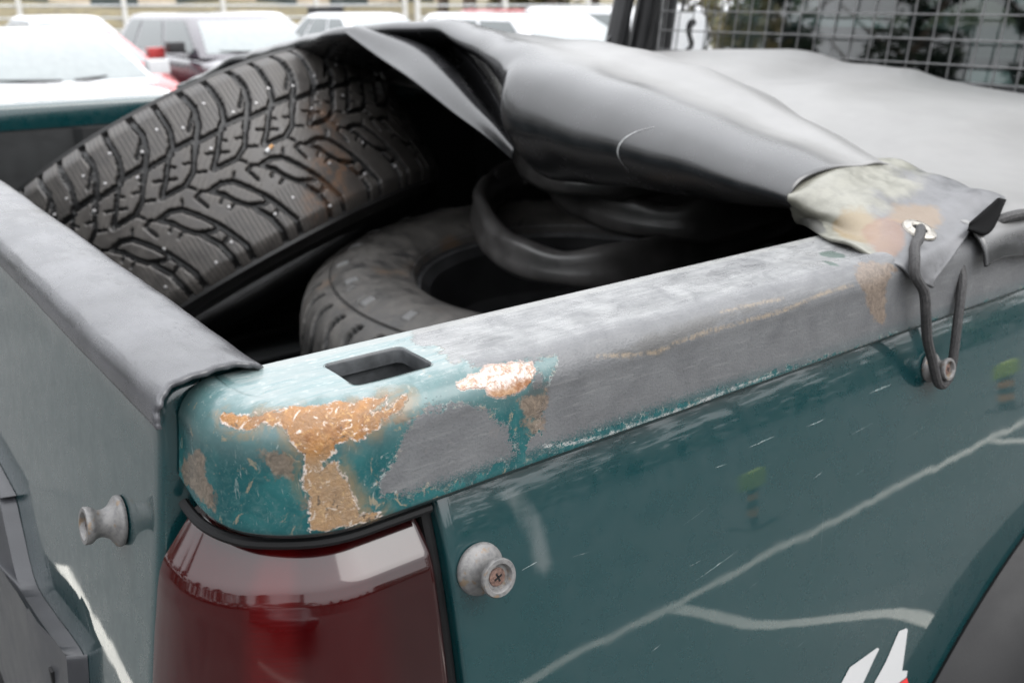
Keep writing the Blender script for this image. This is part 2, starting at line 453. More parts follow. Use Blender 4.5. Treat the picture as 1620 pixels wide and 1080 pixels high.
def mat_pad():
    n = NT('weathered_grey_vinyl')
    co = n.co()
    mid = n.noise(60, 6, .65, n.co((1.0, .45, 1.0)))
    big = n.noise(14, 4, .6, co)
    wr = n.ramp(n.noise(1.0, 6, .7, n.co((170, 60, 120)), .5), .55, .66)
    col = n.mix(n.ramp(big, .35, .68), (.042, .042, .046), (.064, .064, .070))
    col = n.mix(n.math('MULTIPLY', n.ramp(mid, .55, .7), .5), col, (.09, .09, .097))
    cr = n.ramp(n.noise(1.0, 5, .75, n.co((500, 120, 300))), .66, .70)
    col = n.mix(n.math('MULTIPLY', cr, .35), col, (.035, .035, .04))
    n.set(Base_Color=col, Roughness=n.ramp(mid, .3, .7, .21, .33))
    h = n.math('ADD', n.math('MULTIPLY', mid, 1.0), n.math('MULTIPLY', wr, -.4))
    h = n.math('ADD', h, n.math('MULTIPLY', n.noise(900, 2), .15))
    n.set(Normal=n.bump(h, .22, .0008))
    return n.m
M['pad'] = mat_pad()

def mat_lens():
    n = NT('dark_red_lamp_lens')
    co = n.co()
    sep = n.n('ShaderNodeSeparateXYZ'); n.l(co, sep.inputs[0])
    at = n.attr('w_s')
    # moulded segments of the lens: a ribbed reflector strip and a smoked strip
    strip = n.math('MULTIPLY', n.ramp(at, 47, 57), n.ramp(at, 76, 66))
    smoke = n.math('MULTIPLY', n.ramp(at, 96, 122), 1.0)
    col = n.mix(strip, (.024, .0005, .0009), (.046, .0007, .001))
    col = n.mix(n.math('MULTIPLY', smoke, .6), col, (.009, .0035, .0035))
    film = n.math('MULTIPLY', n.ramp(n.noise(55, 5, .65, co), .45, .75), .06)
    col = n.mix(film, col, (.05, .021, .021))
    tops = n.ramp(n.attr('w_h'), -72, -69)
    col = n.mix(n.math('MULTIPLY', tops, n.ramp(n.noise(160, 4), .4, .6)), col, (.03, .018, .016))
    rib = n.math('MULTIPLY', n.math('MULTIPLY', n.math('SINE', n.math('MULTIPLY', sep.outputs[2], 2600.0)), strip), n.ramp(n.attr('w_h'), -96, -92, 1.0, 0.0))
    n.set(Base_Color=col, Roughness=n.ramp(n.noise(120, 4), .3, .7, .10, .2), Coat_Weight=1.0, Coat_Roughness=.075, Coat_IOR=1.5,
          Normal=n.bump(rib, .08, .0008))
    n.b.inputs['Specular IOR Level'].default_value = .1
    sc = n.ramp(n.noise(1.0, 4, .7, n.co((300, 300, 40))), .72, .76)
    n.l(n.bump(n.math('ADD', n.noise(26, 3), n.math('MULTIPLY', sc, -.4)), .03, .0015), n.b.inputs['Coat Normal'])
    return n.m
M['lens'] = mat_lens()

# ------------------------------------------------------------------ ground
def mat_asphalt():
    n = NT('grey_asphalt')
    co = n.co()
    big = n.noise(.35, 5, .6, co); mid = n.noise(6, 5, .6, co); fine = n.noise(160, 3, .6, co)
    col = n.mix(n.ramp(big, .3, .7), (.080, .080, .078), (.108, .107, .104))
    col = n.mix(n.math('MULTIPLY', n.ramp(mid, .5, .75), .4), col, (.055, .055, .056))
    col = n.mix(n.math('MULTIPLY', n.ramp(fine, .5, .7), .5), col, (.135, .135, .132))
    # damp patches
    dp = n.ramp(n.noise(.55, 3, .5, co, .4), .56, .64)
    col = n.mix(n.math('MULTIPLY', dp, .45), col, (.038, .039, .041))
    n.set(Base_Color=col, Roughness=n.mix(dp, .9, .6), Normal=n.bump(fine, .5, .004))
    n.b.inputs['Specular IOR Level'].default_value = .12
    return n.m
M['asphalt'] = mat_asphalt()
def mat_linepaint():
    n = NT('worn_white_road_paint')
    co = n.co()
    w = n.ramp(n.noise(45, 5, .7, co), .60, .74)
    col = n.mix(w, (.70, .67, .60), (.10, .10, .098))
    n.set(Base_Color=col, Roughness=.7, Normal=n.bump(n.noise(160, 3), .4, .002))
    return n.m
M['line'] = mat_linepaint()

g = mesh_obj('ground', [(-180, -180, 0), (180, -180, 0), (180, 180, 0), (-180, 180, 0)], [(0, 1, 2, 3)], M['asphalt'], smooth=False)
tag(g, kind='structure')
def road_line(p, q, w):
    p = Vector((*p, 0)); q = Vector((*q, 0)); d = (q-p).normalized(); s = Vector((-d.y, d.x, 0)) * w/2
    n = max(2, int((q-p).length / .25)); v = []; 
    for i in range(n+1):
        c = p.lerp(q, i/n)
        j = rng.uniform(-.003, .003, 2)
        v += [tuple(c + s*(1+j[0]*8) + Vector((0, 0, .004))), tuple(c - s*(1+j[1]*8) + Vector((0, 0, .004)))]
    o = mesh_obj('painted_line', v, [(2*i, 2*i+1, 2*i+3, 2*i+2) for i in range(n)], M['line'], smooth=False)
    return tag(o, kind='structure')
road_line((-3.2, -2.13), (14.0, -2.13), .062)
road_line((2.50, -2.09), (2.50, 2.9), .085)
road_line((5.05, -2.09), (5.05, 2.9), .085)
road_line((-.655, -.3), (-.655, 3.07), .055)
road_line((7.6, -2.07), (7.6, 2.9), .085)

# ------------------------------------------------------------------ the pickup truck
truck = empty('pickup_truck', (1.0, 1.1, 0))
tag(truck, 'weathered dark teal pickup truck with rusty bed corner and red tail light', 'truck')
TL = Vector((1.0, 1.1, 0))
def tpart(o, parent=None):
    """make o a part of the truck (or of a truck part); meshes are given in world coordinates"""
    p = parent or truck
    o.parent = p
    o.matrix_parent_inverse = Matrix.Translation(-TL) if p is truck else Matrix.Identity(4)
    return o

XR, YO, YI, RC = .1155, .3355, .410, .060
S0 = YI - (YO + RC); S1 = S0 + RC * math.pi / 2
def rail_profile():
    pts = [(.0, -.055), (.003, -.021)]
    for a in np.linspace(math.radians(5), math.pi/2, 14): pts.append((.022-.019*math.cos(a), -.019+.019*math.sin(a)))
    return np.array(pts)
PR = rail_profile(); PT = np.r_[0, np.cumsum(np.linalg.norm(np.diff(PR, axis=0), axis=1))]; TF = PT[-1]; DF = PR[-1, 0]
def plan(s, d):
    s = np.asarray(s, float)
    a = np.clip((s-S0)/RC, 0, math.pi/2); r = RC - d
    x = np.where(s < S0, XR+d, np.where(s < S1, XR+RC-r*np.cos(a), XR+RC+(s-S1)))
    y = np.where(s < S0, YI-s, np.where(s < S1, YO+RC-r*np.sin(a), YO+d))
    return x, y

def build_rail():
    s = np.r_[np.arange(0, .60, .0016), np.arange(.60, 1.625, .012), 1.6245]
    # rows: under-lip return, face, round, flat, rolled inner edge
    rows = [(-.016, .0125, -.0618, 0), (-.011, .0070, -.0612, 0), (-.0075, .0034, -.0595, 0), (-.0045, .0014, -.0578, 0), (-.002, .0004, -.0562, 0)]
    for T in np.arange(0, TF, .0015): rows.append((T, np.interp(T, PT, PR[:, 0]), np.interp(T, PT, PR[:, 1]), 0))
    nf = 33
    FW = YI - YO - DF
    for k in range(nf+1): rows.append((TF + FW*k/nf, DF, 0.0, k/nf))
    inner = [(.0015, -.0006), (.0025, -.002), (.003, -.005), (.003, -.03)]
    nR = len(rows) + len(inner)
    V = np.zeros((len(s), nR, 3)); A = np.zeros((len(s), nR)); B = np.zeros((len(s), nR))
    for j, (T, d, z, fr) in enumerate(rows):
        x, y = plan(s, d)
        y2 = y + (YI - y) * fr
        # a shallow crown and old dents so the reflections wander
        dent = .0007*np.sin(s*23+T*60)*np.sin(T*90) + .0005*np.sin(s*71+1.3)
        V[:, j] = np.stack([x, y2, np.full_like(s, z) + (dent*(1-fr) if fr > 0 else dent*.5)*(0 if j < 5 else 1)], 1)
        A[:, j] = s; B[:, j] = T if fr == 0 else TF + (y2 - y)
    # the lip rises a little towards the tailgate gap
    rise = np.clip((.05-s)/.05, 0, 1)**1.5*.010
    for j in range(len(rows)):
        k = np.clip((-V[:, j, 2])/.055, 0, 1.1)**2
        V[:, j, 2] += rise*k
    xl, yl = V[:, len(rows)-1, 0], V[:, len(rows)-1, 1]
    for q, (dy, z) in enumerate(inner):
        j = len(rows)+q
        V[:, j] = np.stack([xl, yl+dy, np.full_like(s, z)], 1); A[:, j] = s; B[:, j] = TF+FW+.001*(q+1)
    nS = len(s)
    # stake pocket opening, rounded rectangle in plan
    hx0, hx1, hy0, hy1, hr = .1835, .2275, .3598, .3925, .0045
    X, Y = V[:, :, 0], V[:, :, 1]
    cxm, cym = (hx0+hx1)/2, (hy0+hy1)/2
    qx, qy = np.abs(X-cxm)-(hx1-hx0)/2+hr, np.abs(Y-cym)-(hy1-hy0)/2+hr
    sd = np.hypot(np.maximum(qx, 0), np.maximum(qy, 0)) + np.minimum(np.maximum(qx, qy), 0) - hr
    flat = np.zeros((nS, nR), bool); flat[:, len(rows)-nf-1:len(rows)] = True
    faces = []
    inside = (sd < .0004) & flat
    for i in range(nS-1):
        for k in range(nR-1):
            c = inside[i, k] & inside[i+1, k] & inside[i+1, k+1] & inside[i, k+1]
            if not c: faces.append((i*nR+k, (i+1)*nR+k, (i+1)*nR+k+1, i*nR+k+1))
    near = flat & (np.abs(sd) < .0024) & (sd < .0012)
    gx = np.sign(X-cxm)*np.where((qx > 0) & (qy > 0), qx/np.maximum(np.hypot(qx, qy), 1e-9), (qx > qy).astype(float))
    gy = np.sign(Y-cym)*np.where((qx > 0) & (qy > 0), qy/np.maximum(np.hypot(qx, qy), 1e-9), (qx <= qy).astype(float))
    snap = inside & (sd > -.0030)
    V[:, :, 0] = np.where(snap, X - gx*sd, X); V[:, :, 1] = np.where(snap, Y - gy*sd, Y)
    at = {'w_prof': B.ravel()*1000}
    a_, b_ = A.ravel()*1000, B.ravel()*1000
    for k in ('rust', 'bare', 'tan', 'grey', 'chalk', 'dark', 'green'): at['w_'+k] = sdf_polys(a_, b_, WEAR[k])
    for k in ('beige', 'whiteline'): at['w_'+k] = sdf_polys(a_, b_, WEAR[k], False)
    # beyond the visible stretch the rail is grey all along
    wob = 3*np.sin(a_*.11+b_*.17)+2*np.sin(a_*.37+1-b_*.23)
    at['w_grey'] = np.minimum(at['w_grey'], np.maximum(210+wob*2.5+.22*(b_-20)-a_, np.clip(4.5-(a_-260)*.022, -1.5, 4.5)+wob*.25-b_))
    at['w_grey'] = np.minimum(at['w_grey'], np.maximum(172+wob-a_, 66+wob*.7-b_))
    at['w_chalk'] = np.minimum(at['w_chalk'], np.maximum(40-a_, 58+wob-b_))
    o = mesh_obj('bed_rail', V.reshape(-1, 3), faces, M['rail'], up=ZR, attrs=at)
    # drop loose vertices left by the opening
    bm = bmesh.new(); bm.from_mesh(o.data)
    bmesh.ops.delete(bm, geom=[v for v in bm.verts if not v.link_faces], context='VERTS')
    bm.to_mesh(o.data); bm.free()
    tpart(o)
    # rolled rim and walls of the pocket
    ring = []
    for (ax, ay, a0) in ((hx1-hr, hy1-hr, 0), (hx0+hr, hy1-hr, 90), (hx0+hr, hy0+hr, 180), (hx1-hr, hy0+hr, 270)):
        for t in np.linspace(0, 90, 7): ring.append((ax+hr*math.cos(math.radians(a0+t)), ay+hr*math.sin(math.radians(a0+t))))
    ring = np.array(ring); n = len(ring); cen = np.array([cxm, cym]); v = []
    for off, z in ((.0006, .0002), (-.0004, -.0004), (-.0008, -.0015), (-.0008, -.008), (.004, -.0085), (.004, -.06)):
        dd = ring-cen
        L = np.linalg.norm(dd, axis=1, keepdims=True)
        v += [(*(p), z) for p in (cen + dd*(1+off/L))]
    f = []
    for r in range(5):
        for k in range(n): f.append((r*n+k, r*n+(k+1) % n, (r+1)*n+(k+1) % n, (r+1)*n+k))
    f.append(tuple(5*n+k for k in range(n)))
    p = mesh_obj('stake_pocket', v, f, M['hole'], up=ZR, angle=40)
    p.parent = o
    p['label'] = 'square stake pocket hole in the top of the bed rail'
    return o
rail = build_rail()
rail['label'] = 'chalky grey bed rail with rust and flaking teal paint'

# ---- side panel below the rail
PZ = np.array([-1.0, -.8, -.6, -.45, -.35, -.25, -.156, -.125, -.11, -.095, -.08, -.072, -.066, -.057, -.045])
PY = np.array([.310, .296, .292, .295, .300, .309, .3245, .3300, .3330, .3366, .3410, .3437, .3462, .3505, .357])
def panel_y(z):
    z = np.asarray(z, float)
    k = np.array([-.024, -.012, 0, .012, .024])[:, None]*np.clip((-z.reshape(1, -1)-.06)/.08, .25, 1)
    return np.mean([np.interp(z.reshape(-1)+q, PZ, PY) for q in k], 0).reshape(z.shape)
ARX, ARZ, ARR = 1.03, -.80, .535
# rubbed marks on the panel, (x, z) in 0.1 mm
SMEAR = [[(2540, -680), (2650, -720), (2745, -880), (2790, -1190), (2680, -1210), (2670, -950), (2580, -760)]]
def build_side():
    xs = np.r_[.2165, .2175, .219, np.arange(.225, 1.72, .012)]
    zs = np.r_[np.arange(-.046, -.13, -.004), np.arange(-.13, -.62, -.012)]
    v = []; nz = len(zs)
    yy = panel_y(zs)
    for i, x in enumerate(xs):
        turn = (.0030, .0008, 0)[i] if i < 3 else 0
        for z, y in zip(zs, yy): v.append((x, y+turn, z))
    f = []
    V = np.array(v).reshape(len(xs), nz, 3)
    for i in range(len(xs)-1):
        for k in range(nz-1):
            c = V[i:i+2, k:k+2].mean((0, 1))
            if math.hypot(c[0]-ARX, c[2]-ARZ) < ARR-.03: continue
            f.append((i*nz+k, i*nz+k+1, (i+1)*nz+k+1, (i+1)*nz+k))
    # return flange at the lamp
    b = len(v)
    for z, y in zip(zs, yy): v.append((.2172, y+.03, z))
    for k in range(nz-1): f.append((k, b+k, b+k+1, k+1))
    vv = np.array(v)
    sm = sdf_polys(vv[:, 0]*1e3, vv[:, 2]*1e3, SMEAR)
    o = mesh_obj('side_panel', v, f, M['paint_side'], up=ZR, attrs={'w_smear': sm})
    return tpart(o)
side = build_side()
side['label'] = 'glossy teal side panel mirroring the parking lot'

# dark groove filler tucked behind the lip
mb = MB(); mb.box((.2175, .362, -.40), (1.72, .4125, -.03)); mb.box((.165, .38, -.62), (.24, .4125, -.40))
tpart(mb.build('inner_wall', M['bed'], up=ZR))

# ---- decal on the side panel
def on_panel(pts, off=.0004):
    return [(x, float(panel_y(z))-off, z) for x, z in pts]


def flat_decal(name, pts, mat, parent, off=.0005):
    P = on_panel(pts, off)
    o = mesh_obj(name, P, [tuple(range(len(P)))], mat, smooth=False, up=ZR)
    o.parent = parent
    return o
LG = [[(.5328, -.3040), (.5429, -.2949), (.5776, -.2939), (.5807, -.2962), (.5741, -.3027), (.5611, -.3175), (.5480, -.3330)],
      [(.5640, -.3380), (.5759, -.3245), (.5908, -.3122), (.6067, -.2924), (.6174, -.2941), (.6193, -.2968), (.6152, -.3312), (.6233, -.3350), (.6223, -.3405), (.6100, -.3407), (.6000, -.3500)]]
for q in LG: flat_decal('decal', q, M['decal'], side)
flat_decal('decal', [(.6105, -.3410), (.6225, -.3408), (.6290, -.3560), (.6100, -.3600)], M['decal_red'], side, .0009)
# long scratches and scuffs in the lacquer
def mat_scuff():
    n = NT('pale_scuff'); w = n.noise(300, 4, .7)
    n.set(Base_Color=n.mix(n.ramp(w, .35, .6), (.02, .06, .06), (.20, .23, .23)), Roughness=.5); return n.m
M['scuff'] = mat_scuff()
SCR = [((4422,-985),(4670,-983),8.1),((4094,-1024),(4208,-1029),6.0),((5721,-955),(5995,-956),12.6),((4996,-1006),(5203,-1004),8.0),((3825,-1666),(4265,-1601),6.3),((3808,-1550),(3908,-1549),3.0),((4336,-1894),(4431,-1878),2.5),((5157,-1512),(5068,-1986),2.0),((5030,-1371),(5136,-1350),4.0),((5502,-1489),(5610,-1475),5.4),((3149,-785),(3221,-771),2.0),((2594,-1131),(2709,-1123),7.2),((2933,-1181),(3046,-1192),2.0),((3448,-1956),(3528,-1942),3.6),((4789,-2509),(4901,-2494),2.5),((3447,-708),(3506,-706),2.5),((3785,-1284),(4012,-1238),1.5),((6044,-1400),(6471,-1370),1.5),((5438,-1189),(5742,-1170),3.6)]
for (a, b, w) in SCR:
    a = np.array(a)/1e4; b = np.array(b)/1e4
    d = b-a; L = np.linalg.norm(d); d = d/L; nn = np.array([-d[1], d[0]])
    k = max(3, int(L/.004)); P = []; F = []
    for i in range(k+1):
        t = i/k; c = a + d*L*t + nn*rng.uniform(-.0002, .0002)
        hw = w/2*1e-4*math.sin(math.pi*min(max(t, .06), .94))*rng.uniform(.5, 1.2)
        P += [tuple(c+nn*hw), tuple(c-nn*hw)]
    o = mesh_obj('scratch', on_panel(P, .00025), [(2*i, 2*i+1, 2*i+3, 2*i+2) for i in range(k)], M['scuff'], smooth=False, up=ZR)
    o.parent = side

# ---- tail light
def build_lamp():
    s = np.linspace(.003, S1+.0335, 110)
    prof = [(-.034, -.0640), (-.024, -.0652), (-.0220, -.0672), (-.0198, -.0680), (-.0186, -.0688), (-.0172, -.0702), (-.0096, -.0785), (-.0026, -.0862), (.0002, -.0918), (.0022, -.0990),
            (.0062, -.1200), (.0118, -.1560), (.0190, -.2000), (.0262, -.2500), (.0330, -.3100), (.0360, -.3700), (.0385, -.4300), (.030, -.4340)]
    pz = []
    # refine
    for (o0, z0), (o1, z1) in zip(prof, prof[1:]):
        for t in np.linspace(0, 1, 5)[:-1]: pz.append((o0+(o1-o0)*t, z0+(z1-z0)*t))
    pz.append(prof[-1])
    V = np.zeros((len(s), len(pz), 3)); S = np.zeros((len(s), len(pz))); Hh = np.zeros_like(S)
    rear = np.clip(1-(s-.004)/.07, 0, 1); rear = rear*rear*(3-2*rear)
    for j, (of, z) in enumerate(pz):
        of2 = of + rear*(.015 + .001*np.clip((-z-.06)/.1, 0, 1))
        # ends roll inwards
        end = np.clip((s-(s[-1]-.004))/.004, 0, 1)**2*.003
        x, y = plan(s, -of2 + end)
        lift = np.clip((.05-s)/.05, 0, 1)**1.5*.008*np.clip(1-(-z-.06)/.05, 0, 1)
        V[:, j] = np.stack([x, y, z + lift], 1); S[:, j] = s*1000; Hh[:, j] = z*1000
    nz = len(pz); f = [(i*nz+k, i*nz+k+1, (i+1)*nz+k+1, (i+1)*nz+k) for i in range(len(s)-1) for k in range(nz-1)]
    v = V.reshape(-1, 3).tolist(); n0 = len(v)
    A = list(S.ravel()); B = list(Hh.ravel())
    # side returns of the lens
    for i, dxy in ((0, (.02, 0)), (len(s)-1, (0, .025))):
        b = len(v)
        for k in range(nz):
            p = V[i, k]; v.append((p[0]+dxy[0], p[1]+dxy[1], p[2])); A.append(S[i, k]); B.append(Hh[i, k])
        for k in range(nz-1):
            f.append((i*nz+k, b+k, b+k+1, i*nz+k+1) if i == 0 else (i*nz+k, i*nz+k+1, b+k+1, b+k))
    root = mesh_obj('tail_light', v, f, M['lens'], up=ZR, attrs={'w_s': A, 'w_h': B}, angle=50)
    root['label'] = 'scratched dark red tail light at the bed corner'
    tpart(root)
    # rubber seal above the lens
    pts = []
    for t in np.linspace(.004, S1+.036, 60):
        r = float(np.clip(1-(t-.004)/.07, 0, 1)); r = r*r*(3-2*r)
        x, y = plan(t, .0075-r*.008); lift = max(0, (.05-t)/.05)**1.5*.008
        pts.append((float(x), float(y), -.0655+lift+.001))
    m2 = MB(); m2.tube(pts, .0026, 8)
    q = m2.build('seal', M['seal'], up=ZR, smooth=True); q.parent = root
    # upright seal in the gap beside the side panel
    m2 = MB(); m2.tube([(.2140, float(panel_y(z))+.010, z) for z in np.arange(-.064, -.43, -.01)], .0035, 8)
    q = m2.build('seal', M['seal'], up=ZR, smooth=True); q.parent = root
    return root
lamp = build_lamp()

# corner post behind the lamp and the panel below it
mb = MB(); mb.box((.165, .365, -.44), (.214, .407, -.062)); tpart(mb.build('corner_post', M['seal'], up=ZR))
s_ = np.linspace(0, S1+.05, 40); zz = np.arange(-.436, -.62, -.02); Vc = []
for z in zz:
    x, y = plan(s_, -.0385); Vc.append(np.stack([x, y, np.full_like(x, z)], 1))
Vc = np.swapaxes(np.array(Vc), 0, 1); nz = len(zz)
tpart(mesh_obj('corner_panel', Vc.reshape(-1, 3), [(i*nz+k, i*nz+k+1, (i+1)*nz+k+1, (i+1)*nz+k) for i in range(39) for k in range(nz-1)], M['paint'], up=ZR))

# ---- wheel arch flare on the right side
def arch_pt(a, r): return (ARX + r*math.cos(a), ARZ + r*math.sin(a))
def build_flare():
    v = []; f = []
    pr = [(.030, .0), (.034, -.006), (.030, -.012), (.020, -.026), (.0, -.046), (-.03, -.058), (-.075, -.062), (-.085, -.055), (-.085, .0)]
    An = np.linspace(math.radians(-20), math.radians(200), 90); k = len(pr)
    for a in An:
        for dr, dy in pr:
            x, z = arch_pt(a, ARR+dr)
            v.append((x, float(panel_y(z))+dy+.003, z))
    for i in range(len(An)-1):
        for q in range(k-1): f.append((i*k+q, i*k+q+1, (i+1)*k+q+1, (i+1)*k+q))
    o = mesh_obj('wheel_flare', v, f, M['flare'], up=ZR, angle=50)
    return tpart(o)
build_flare()
# ---- tailgate
GY0, GY1 = .4130, 1.795
GP = [(.1585, -.45), (.1585, -.02), (.1565, -.004), (.150, -.0003), (.126, -.0003), (.1175, -.0025), (.1125, -.0075), (.1105, -.016), (.1100, -.030), (.1075, -.050), (.1040, -.075), (.0985, -.110), (.0920, -.151), (.0850, -.200), (.0795, -.250),
      (.0760, -.310), (.0750, -.380), (.0750, -.450)]
def build_gate():
    P = np.concatenate([np.array(GP[:2]), catmull(np.array(GP[2:]), 80)])
    ys = np.r_[GY0, GY0+.0008, GY0+.0025, GY0+.006, np.arange(GY0+.012, GY1-.01, .02), GY1-.006, GY1-.0025, GY1-.0008, GY1]
    inset = np.zeros(len(ys)); inset[:4] = (.006, .003, .001, 0); inset[-4:] = (0, .001, .003, .006)
    v = []; n = len(P)
    for y, q in zip(ys, inset):
        for x, z in P:
            cxm = .14
            k = 1 - q/.05
            v.append((cxm+(x-cxm)*k if x < cxm else x - q*.3, y, z - q*(1 if z > -.4 else 0)))
    f = [(i*n+k, (i+1)*n+k, (i+1)*n+k+1, i*n+k+1) for i in range(len(ys)-1) for k in range(n-1)]
    f.append(tuple(range(n))); f.append(tuple((len(ys)-1)*n+k for k in range(n))[::-1])
    o = mesh_obj('tailgate', v, f, M['paint_gate'], up=ZR)
    o['label'] = 'scuffed teal tailgate with a weathered vinyl strip along its top'
    return tpart(o)
gate = build_gate()
def gate_x(z): 
    P = np.array(GP[6:])[::-1]; return float(np.interp(z, P[:, 1], P[:, 0]))

def build_pad():
    prof = [(.1045, -.0110), (.1050, -.0060), (.1072, -.0012), (.1115, .0022), (.1200, .0045), (.1310, .0056), (.1420, .0052), (.1510, .0038), (.1575, .0012), (.1605, -.0035), (.1615, -.018)]
    P = catmull(np.array(prof), 40); n = len(P)
    ts = np.r_[np.arange(0, .5, .004), np.arange(.5, 1.40, .02)]
    V = []
    for t in ts:
        for k, (x, z) in enumerate(P):
            w = k/(n-1)
            y0 = .391 + .017*w + .0012*math.sin(w*23) + .0008*math.sin(w*61)
            y = y0 + t
            lift = .0012*math.exp(-t/.02)*math.sin(math.pi*min(1, w*1.15))       # the end curls up off the metal
            wr = .0002*math.sin(t*140+w*9)*math.exp(-t*5) + .0004*math.sin(t*31+w*4)+.00015*math.sin(t*83-w*11)
            nx, nz = (x-.136)*6, 1.0
            V.append((x + wr*nx*.5, y, z + lift + wr))
    f = [(i*n+k, (i+1)*n+k, (i+1)*n+k+1, i*n+k+1) for i in range(len(ts)-1) for k in range(n-1)]
    o = mesh_obj('top_cover', V, f, M['pad'], up=ZR)
    o.parent = gate
    md = o.modifiers.new('thickness', 'SOLIDIFY'); md.thickness = .0024; md.offset = 0
    o['label'] = 'weathered grey vinyl strip over the tailgate edge'
    return o
build_pad()

# grey plastic panel on the lower tailgate with slots
def gate_plate():
    pts = [(0.53, -0.43), (0.536, -0.231), (0.5456, -0.2176), (0.578, -0.2206), (0.629, -0.2303), (0.683, -0.2354), (0.72, -0.21), (0.745, -0.1936), (0.803, -0.19), (1.407, -0.19), (1.465, -0.1936), (1.49, -0.21), (1.527, -0.2354), (1.581, -0.2303), (1.632, -0.2206), (1.6644, -0.2176), (1.674, -0.231), (1.68, -0.43)]
    pts = np.array(pts); pts = [tuple(p) for p in catmull(np.concatenate([pts, pts[:1]]), 160)[:-1]]
    n = len(pts)
    def P(y, z, d): return (gate_x(z)-d, y, z)
    out = [P(y, z, .0005) for y, z in pts]; c = np.mean(np.array(pts), 0)
    mid = [P(y, z, .011) for y, z in [tuple(np.array(p)+(c-np.array(p))*.012) for p in pts]]
    inn = [P(y, z, .0125) for y, z in [tuple(np.array(p)+(c-np.array(p))*.05) for p in pts]]
    step = [P(y, z, .0165) for y, z in [tuple(np.array(p)+(c-np.array(p))*.10) for p in pts]]
    top = [P(y, z, .0175) for y, z in [tuple(np.array(p)+(c-np.array(p))*.14) for p in pts]]
    rings = [out, mid, inn, step, top]
    v = sum(rings, []); f = []
    for r in range(4):
        for k in range(n): f.append((r*n+k, (r+1)*n+k, (r+1)*n+(k+1) % n, r*n+(k+1) % n))
    f.append(tuple(4*n+k for k in range(n))[::-1])
    o = mesh_obj('trim_panel', v, f, M['trim'], up=ZR, angle=50)
    o.parent = gate
    o['label'] = 'dark grey plastic panel on the lower tailgate'
    for (y, z) in [(.6174,-.2440),(.5729,-.2420)]:
        mb = MB(); x = gate_x(z)-.0135
        mb.box((x-.0015, y-.0035, z-.006), (x+.002, y+.0035, z+.006))
        q = mb.build('slot', M['seal'], up=ZR, bevel=.0012); q.parent = o
gate_plate()

# ---- hooking knobs for the cover
def knob(pos, nrm, scale=1.0, parent=None):
    q = Vector(nrm).normalized().to_track_quat('Z', 'Y').to_matrix().to_4x4(); q.translation = Vector(pos) + Vector((0, 0, ZR))
    sc = Matrix.Scale(scale, 4)
    mb = MB(); Mx = q @ sc
    mb.lathe([(.0, .0002), (.0132, .0002), (.0136, .0012), (.0134, .0026), (.0122, .0036), (.0098, .0052), (.0082, .0070), (.0073, .0095), (.0072, .0115), (.0080, .0135), (.0092, .0148), (.0098, .0158), (.0099, .0180), (.0094, .0188), (.0074, .0188), (.0068, .0180), (.0064, .0160), (.0, .0158)], 40, Mx)
    o = mb.build('tie_knob', M['knob'], smooth=True, angle=50); tpart(o)
    mb = MB(); mb.lathe([(.0, .0170), (.0030, .0169), (.0046, .0164), (.0050, .0156)], 20, Mx)
    a = mb.build('screw', M['screw'], smooth=True); a.parent = o
    for r in (0, 90):
        mb = MB(); mb.box((-.0024, -.0005, .0164), (.0024, .0005, .01715), Mx @ Matrix.Rotation(math.radians(r+20), 4, 'Z'))
        b = mb.build('screw_slot', M['seal']); b.parent = o
    return o
k1 = knob((.2337, .3349, -.1031), (0, -1, .20)); k1['label'] = 'worn metal hook knob beside the tail light'
KB = Vector((.6505, .3366, -.0945))
k2 = knob(KB, (0, -1, .20), .85); k2['label'] = 'metal hook knob holding the elastic cord'
k3 = knob((gate_x(-.0932)-.0005, .4732, -.0932), (-1, 0, .17), 1.0); k3['label'] = 'dull metal hook knob on the tailgate'
for x in (1.10, 1.52): knob((x, float(panel_y(-.100)), -.100), (0, -1, .2))
for y in (.95, 1.40): knob((gate_x(-.108)-.0005, y, -.108), (-1, 0, .17))

# ---- bed interior
FZ = -.455
def bed():
    mb = MB(); mb.box((.165, .40, FZ-.03), (1.72, 1.81, FZ)); 
    o = tpart(mb.build('bed_floor', M['bed'], up=ZR))
    for i in range(9):
        y = .52+i*.145
        mb = MB(); mb.box((.17, y, FZ), (1.70, y+.05, FZ+.012)); q = mb.build('floor_rib', M['bed'], up=ZR, bevel=.004); q.parent = o
    mb = MB(); mb.box((1.695, .40, FZ-.02), (1.72, 1.81, -.005)); tpart(mb.build('bed_front_wall', M['bed'], up=ZR, bevel=.003))
    # left side: wall, ribs, rail and outer panel
    mb = MB(); mb.box((.165, 1.800, FZ), (1.72, 1.815, -.03)); w = tpart(mb.build('inner_wall', M['bed'], up=ZR))
    for x in (.24, .44, .72, 1.0, 1.3, 1.6):
        mb = MB(); mb.prism([(x-.035, 0), (x+.035, 0), (x+.022, .016), (x-.022, .016)], .40, Matrix(((1, 0, 0, 0), (0, -1, 0, 1.800), (0, 0, 1, FZ+.01), (0, 0, 0, 1))))
        q = mb.build('wall_rib', M['bed'], up=ZR); q.parent = w
    v = []; pr = [(1.798, -.042), (1.797, -.030), (1.797, -.008), (1.800, -.002), (1.806, .0), (1.852, .0), (1.864, -.004), (1.872, -.018), (1.8745, -.055), (1.868, -.058), (1.866, -.066), (1.885, -.156), (1.901, -.25), (1.91, -.35), (1.915, -.45), (1.918, -.60)]
    xs = np.r_[.1155, .125, np.arange(.15, 1.73, .05)]
    for x in xs:
        for y, z in pr: v.append((x, y, z))
    n = len(pr)
    tpart(mesh_obj('bed_side', v, [(i*n+k, i*n+k+1, (i+1)*n+k+1, (i+1)*n+k) for i in range(len(xs)-1) for k in range(n-1)], M['paint'], up=ZR, angle=50))
bed()

